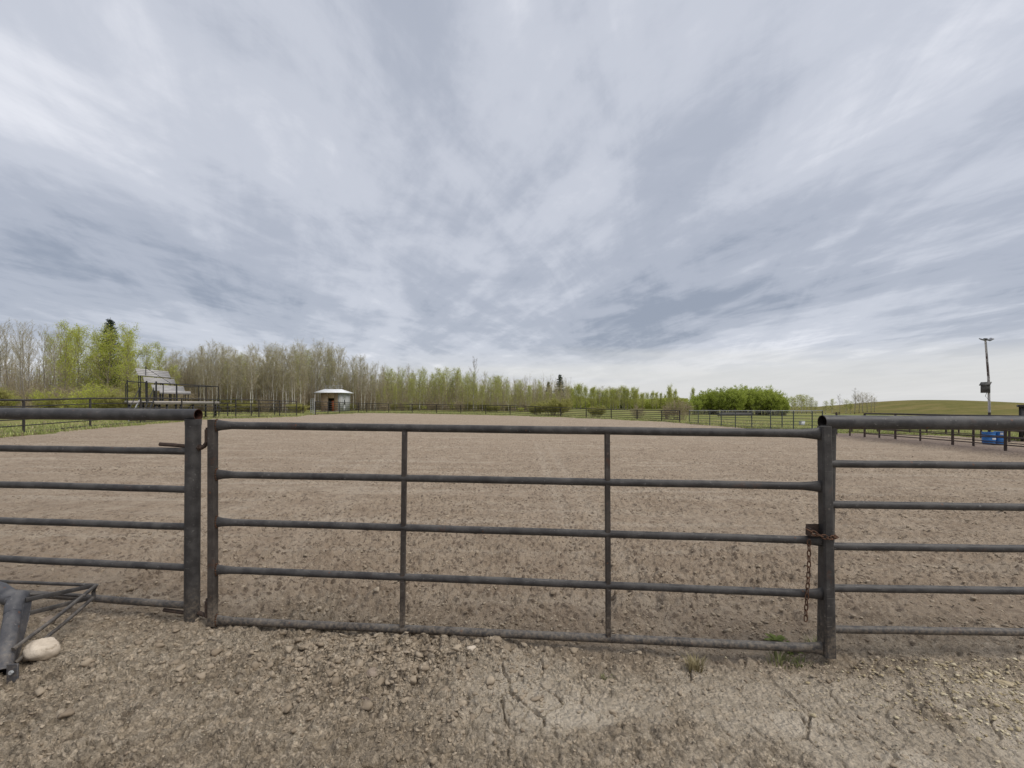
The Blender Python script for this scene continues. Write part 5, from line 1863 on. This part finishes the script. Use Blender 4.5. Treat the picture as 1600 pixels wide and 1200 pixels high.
for px, y, d in ((1232, 621, 118), (1238, 619, 121), (1246, 616.5, 123), (1253, 615.5, 119), (1260, 617, 124), (1267, 620, 120), (1274, 626, 122), (1241, 620, 128), (1257, 619, 129)):
    plant('soft', px, d, tree_h(px, d, y), 'short greyish green tree of the grove right of the dense hedge', 'tree', 'greyish grove right of the hedge', 2.0)
for px, y, d, k, lb in ((1312, 615, 122, 'snag', 'dark dead tree with spread branches left of the bare trees by the hill'),
                        (1335, 606, 124, 'snag', 'tallest bare dead tree with pale forked top beside the hill')):
    plant(k, px, d, tree_h(px, d, y), lb, wide=1.7)
for px, y, d in ((1290, 626, 124), (1300, 623, 126), (1322, 624, 127), (1329, 627, 125)):
    plant('soft', px, d, tree_h(px, d, y), 'small sparse pale tree between the dead trees by the hill', 'tree', 'sparse pale trees by the hill', 2.2)
for px, y, d in ((1336, 616, 128), (1342, 615, 130), (1349, 613.5, 129), (1355, 614.5, 131), (1361, 617, 129), (1366, 622, 130)):
    plant('bare', px, d, tree_h(px, d, y), 'small bare grey tree at the left foot of the grassy hill', 'tree', 'bare grey trees at the foot of the hill', 2.1)
for px, y, d, w in ((1076, 625, 86, 0.7), (1064, 631, 84, 0.6), (1054, 630, 95, 0.7)):
    plant('hedge', px, d, tree_h(px, d, y), 'lower green bush at the left end of the dense clump', 'bush', 'lower bushes left of the dense clump', w)
# shrubs by the fences
for px, y, d, k, w, lb in ((866, 621.5, 66, 'olive', 1.45, 'wide olive bush just behind the far fence right of centre'), (838, 630, 66, 'olive', 0.9, 'smaller olive bush at the left of the wide olive bush'),
                           (932, 633, 60, 'olive', 1.1, 'low olive bush behind the far fence left of the meadow'),
                           (997, 634, 56, 'brown', 1.15, 'low brownish bush behind the far fence in front of the meadow'), (1063, 622, 52, 'brown', 1.15, 'tall brown bush at the left end of the livestock panels'),
                           (1043, 632, 52, 'brown', 1.1, 'lower brown bush left of the tall brown bush by the panels')):
    plant(k, px, d, tree_h(px, d, y), lb, 'bush', None, w)
for i in range(46):
    px = -110 + 385 * (i + R_.random()) / 46; d = R_.uniform(40, 52)
    if 190 < px < 345 and d < 45:
        d = R_.uniform(45.5, 54)
    plant(R_.choice(['green', 'brown', 'brown', 'olive']), px, d, R_.uniform(1.4, 3.2), 'low twiggy shrub at the foot of the left wood', 'shrub', 'shrubs along the left wood', R_.uniform(0.9, 1.3))
for i in range(44):
    px = 265 + 335 * (i + R_.random()) / 44; d = R_.uniform(60, 68) if px < 470 else R_.uniform(82, 90)
    plant(R_.choice(['brown', 'brown', 'brown', 'olive']), px, d, R_.uniform(1.0, 2.4), 'brown twiggy shrub under the bare poplars', 'shrub', 'brown shrubs under the bare poplars', R_.uniform(0.9, 1.3))
for i in range(40):
    px = 600 + 290 * (i + R_.random()) / 40; d = R_.uniform(90, 102)
    plant(R_.choice(['brown', 'olive', 'green']), px, d, R_.uniform(1.0, 2.2), 'low shrub under the pale green poplars beyond the far fence', 'shrub', 'shrubs under the pale green poplars', R_.uniform(0.9, 1.4))


def thicket():
    """the mass of stems and twigs that fills the wood between its trees"""
    r = np.random.default_rng(77)
    S0, S1, RA, L = [], [], [], []
    for (x0, x1, d0, d1, n, hmin, hmax) in ((-140, 270, 54, 96, 2800, 2.0, 6.5), (250, 475, 64, 115, 3600, 2.0, 7.2), (465, 610, 84, 130, 2200, 2.0, 7.5), (590, 890, 95, 165, 4400, 2.0, 8.0)):
        px = r.uniform(x0, x1, n); d = r.uniform(d0, d1, n)
        X = (px - 800) / F * d; Z = gz(X, d); h = r.uniform(hmin, hmax, n)
        lean = r.normal(size=(n, 2)) * 0.10
        p0 = np.stack([X, d, Z - 0.1], -1); p1 = p0 + np.stack([lean[:, 0] * h, lean[:, 1] * h, h], -1)
        S0.append(p0); S1.append(p1); RA.append(r.uniform(0.015, 0.04, n))
        for k in range(7):
            f = r.uniform(0.3, 1.0, (n, 1)); q0 = p0 + (p1 - p0) * f
            dv = r.normal(size=(n, 3)) * np.array([0.5, 0.5, 0.3]) + np.array([0, 0, 0.45])
            q1 = q0 + dv * r.uniform(0.5, 1.3, (n, 1))
            S0.append(q0); S1.append(q1); RA.append(np.full(n, 0.011))
            L.append(q1 + r.normal(size=q1.shape) * 0.12); L.append(q0 + (q1 - q0) * 0.5 + r.normal(size=q1.shape) * 0.2)
    P0, P1, RR, LL = map(np.concatenate, (S0, S1, RA, L))
    g = Geo(); g.segs(P0, P1, RR, RR * 0.5, 3, 0)
    green = LL[:, 0] / LL[:, 1] > -0.30
    far_left = LL[:, 0] / LL[:, 1] < -0.78
    g.leaves(LL[green], 0.11, 1); g.leaves(LL[far_left], 0.08, 2)
    mid = ~green & ~far_left
    g.leaves(LL[mid], 0.085, 3)
    o = g.build('undergrowth', [BARK['twig_brown'], LEAF['soft'], LEAF['olive'], LEAF['brownbud']])
    tag(o, 'tangle of thin stems and twigs filling the wood between its trees', 'undergrowth', kind='stuff')
    # low dark belt of wood far behind the meadow
    r = np.random.default_rng(78)
    n = 60000
    px = r.uniform(860, 1075, n); d = r.uniform(195, 225, n)
    X = (px - 800) / F * d
    h = (2.8 + 3.2 * fbm(X * 0.09, d * 0.05, 7)) * r.random(n) ** 0.6
    g = Geo(); g.leaves(np.stack([X, d, gz(X, d) + h], -1), 0.5, 0)
    o = g.build('distant_woods', [LEAF['soft']])
    tag(o, 'low belt of distant green wood closing the far side of the meadow', 'woods', kind='stuff')


thicket()


def grass():
    """short grass along the arena edge and under the fences"""
    r = np.random.default_rng(55)
    n = 46000
    az = r.uniform(-0.95, 0.95, n)
    e = edge_dist(az)
    d = e * (1.0 + 0.012 + 0.5 * r.random(n) ** 2.2)
    X, Y = d * np.sin(az), d * np.cos(az)
    k = fbm(X * 0.6, Y * 0.6, 19) > 0.36
    # keep thin where rough soil shows
    X, Y, d = X[k], Y[k], d[k]
    Z = gz(X, Y)
    m = len(X)
    h = r.uniform(0.06, 0.20, m) * (0.5 + 1.1 * fbm(X * 0.9, Y * 0.9, 23)); w = r.uniform(0.02, 0.05, m)
    a = r.random(m) * 2 * PI
    side = np.stack([np.cos(a), np.sin(a), np.zeros(m)], -1) * w[:, None]
    lean = np.stack([np.cos(a + 1.5), np.sin(a + 1.5), np.zeros(m)], -1) * (h * r.uniform(0, 0.8, m))[:, None]
    P = np.stack([X, Y, Z - 0.03], -1)
    up = np.zeros((m, 3)); up[:, 2] = h
    V = np.stack([P - side, P + side, P + lean + up], 1).reshape(-1, 3)
    fs = np.arange(m * 3).reshape(m, 3)
    dry = r.random(m) < 0.28
    g = Geo(); g.add(V, fs[~dry], 0); g.add(V, fs[dry], 1)
    o = g.build('grass', [LEAF['grass'], LEAF['straw']])
    tag(o, 'short spring grass along the edge of the arena', 'grass', kind='stuff')


grass()
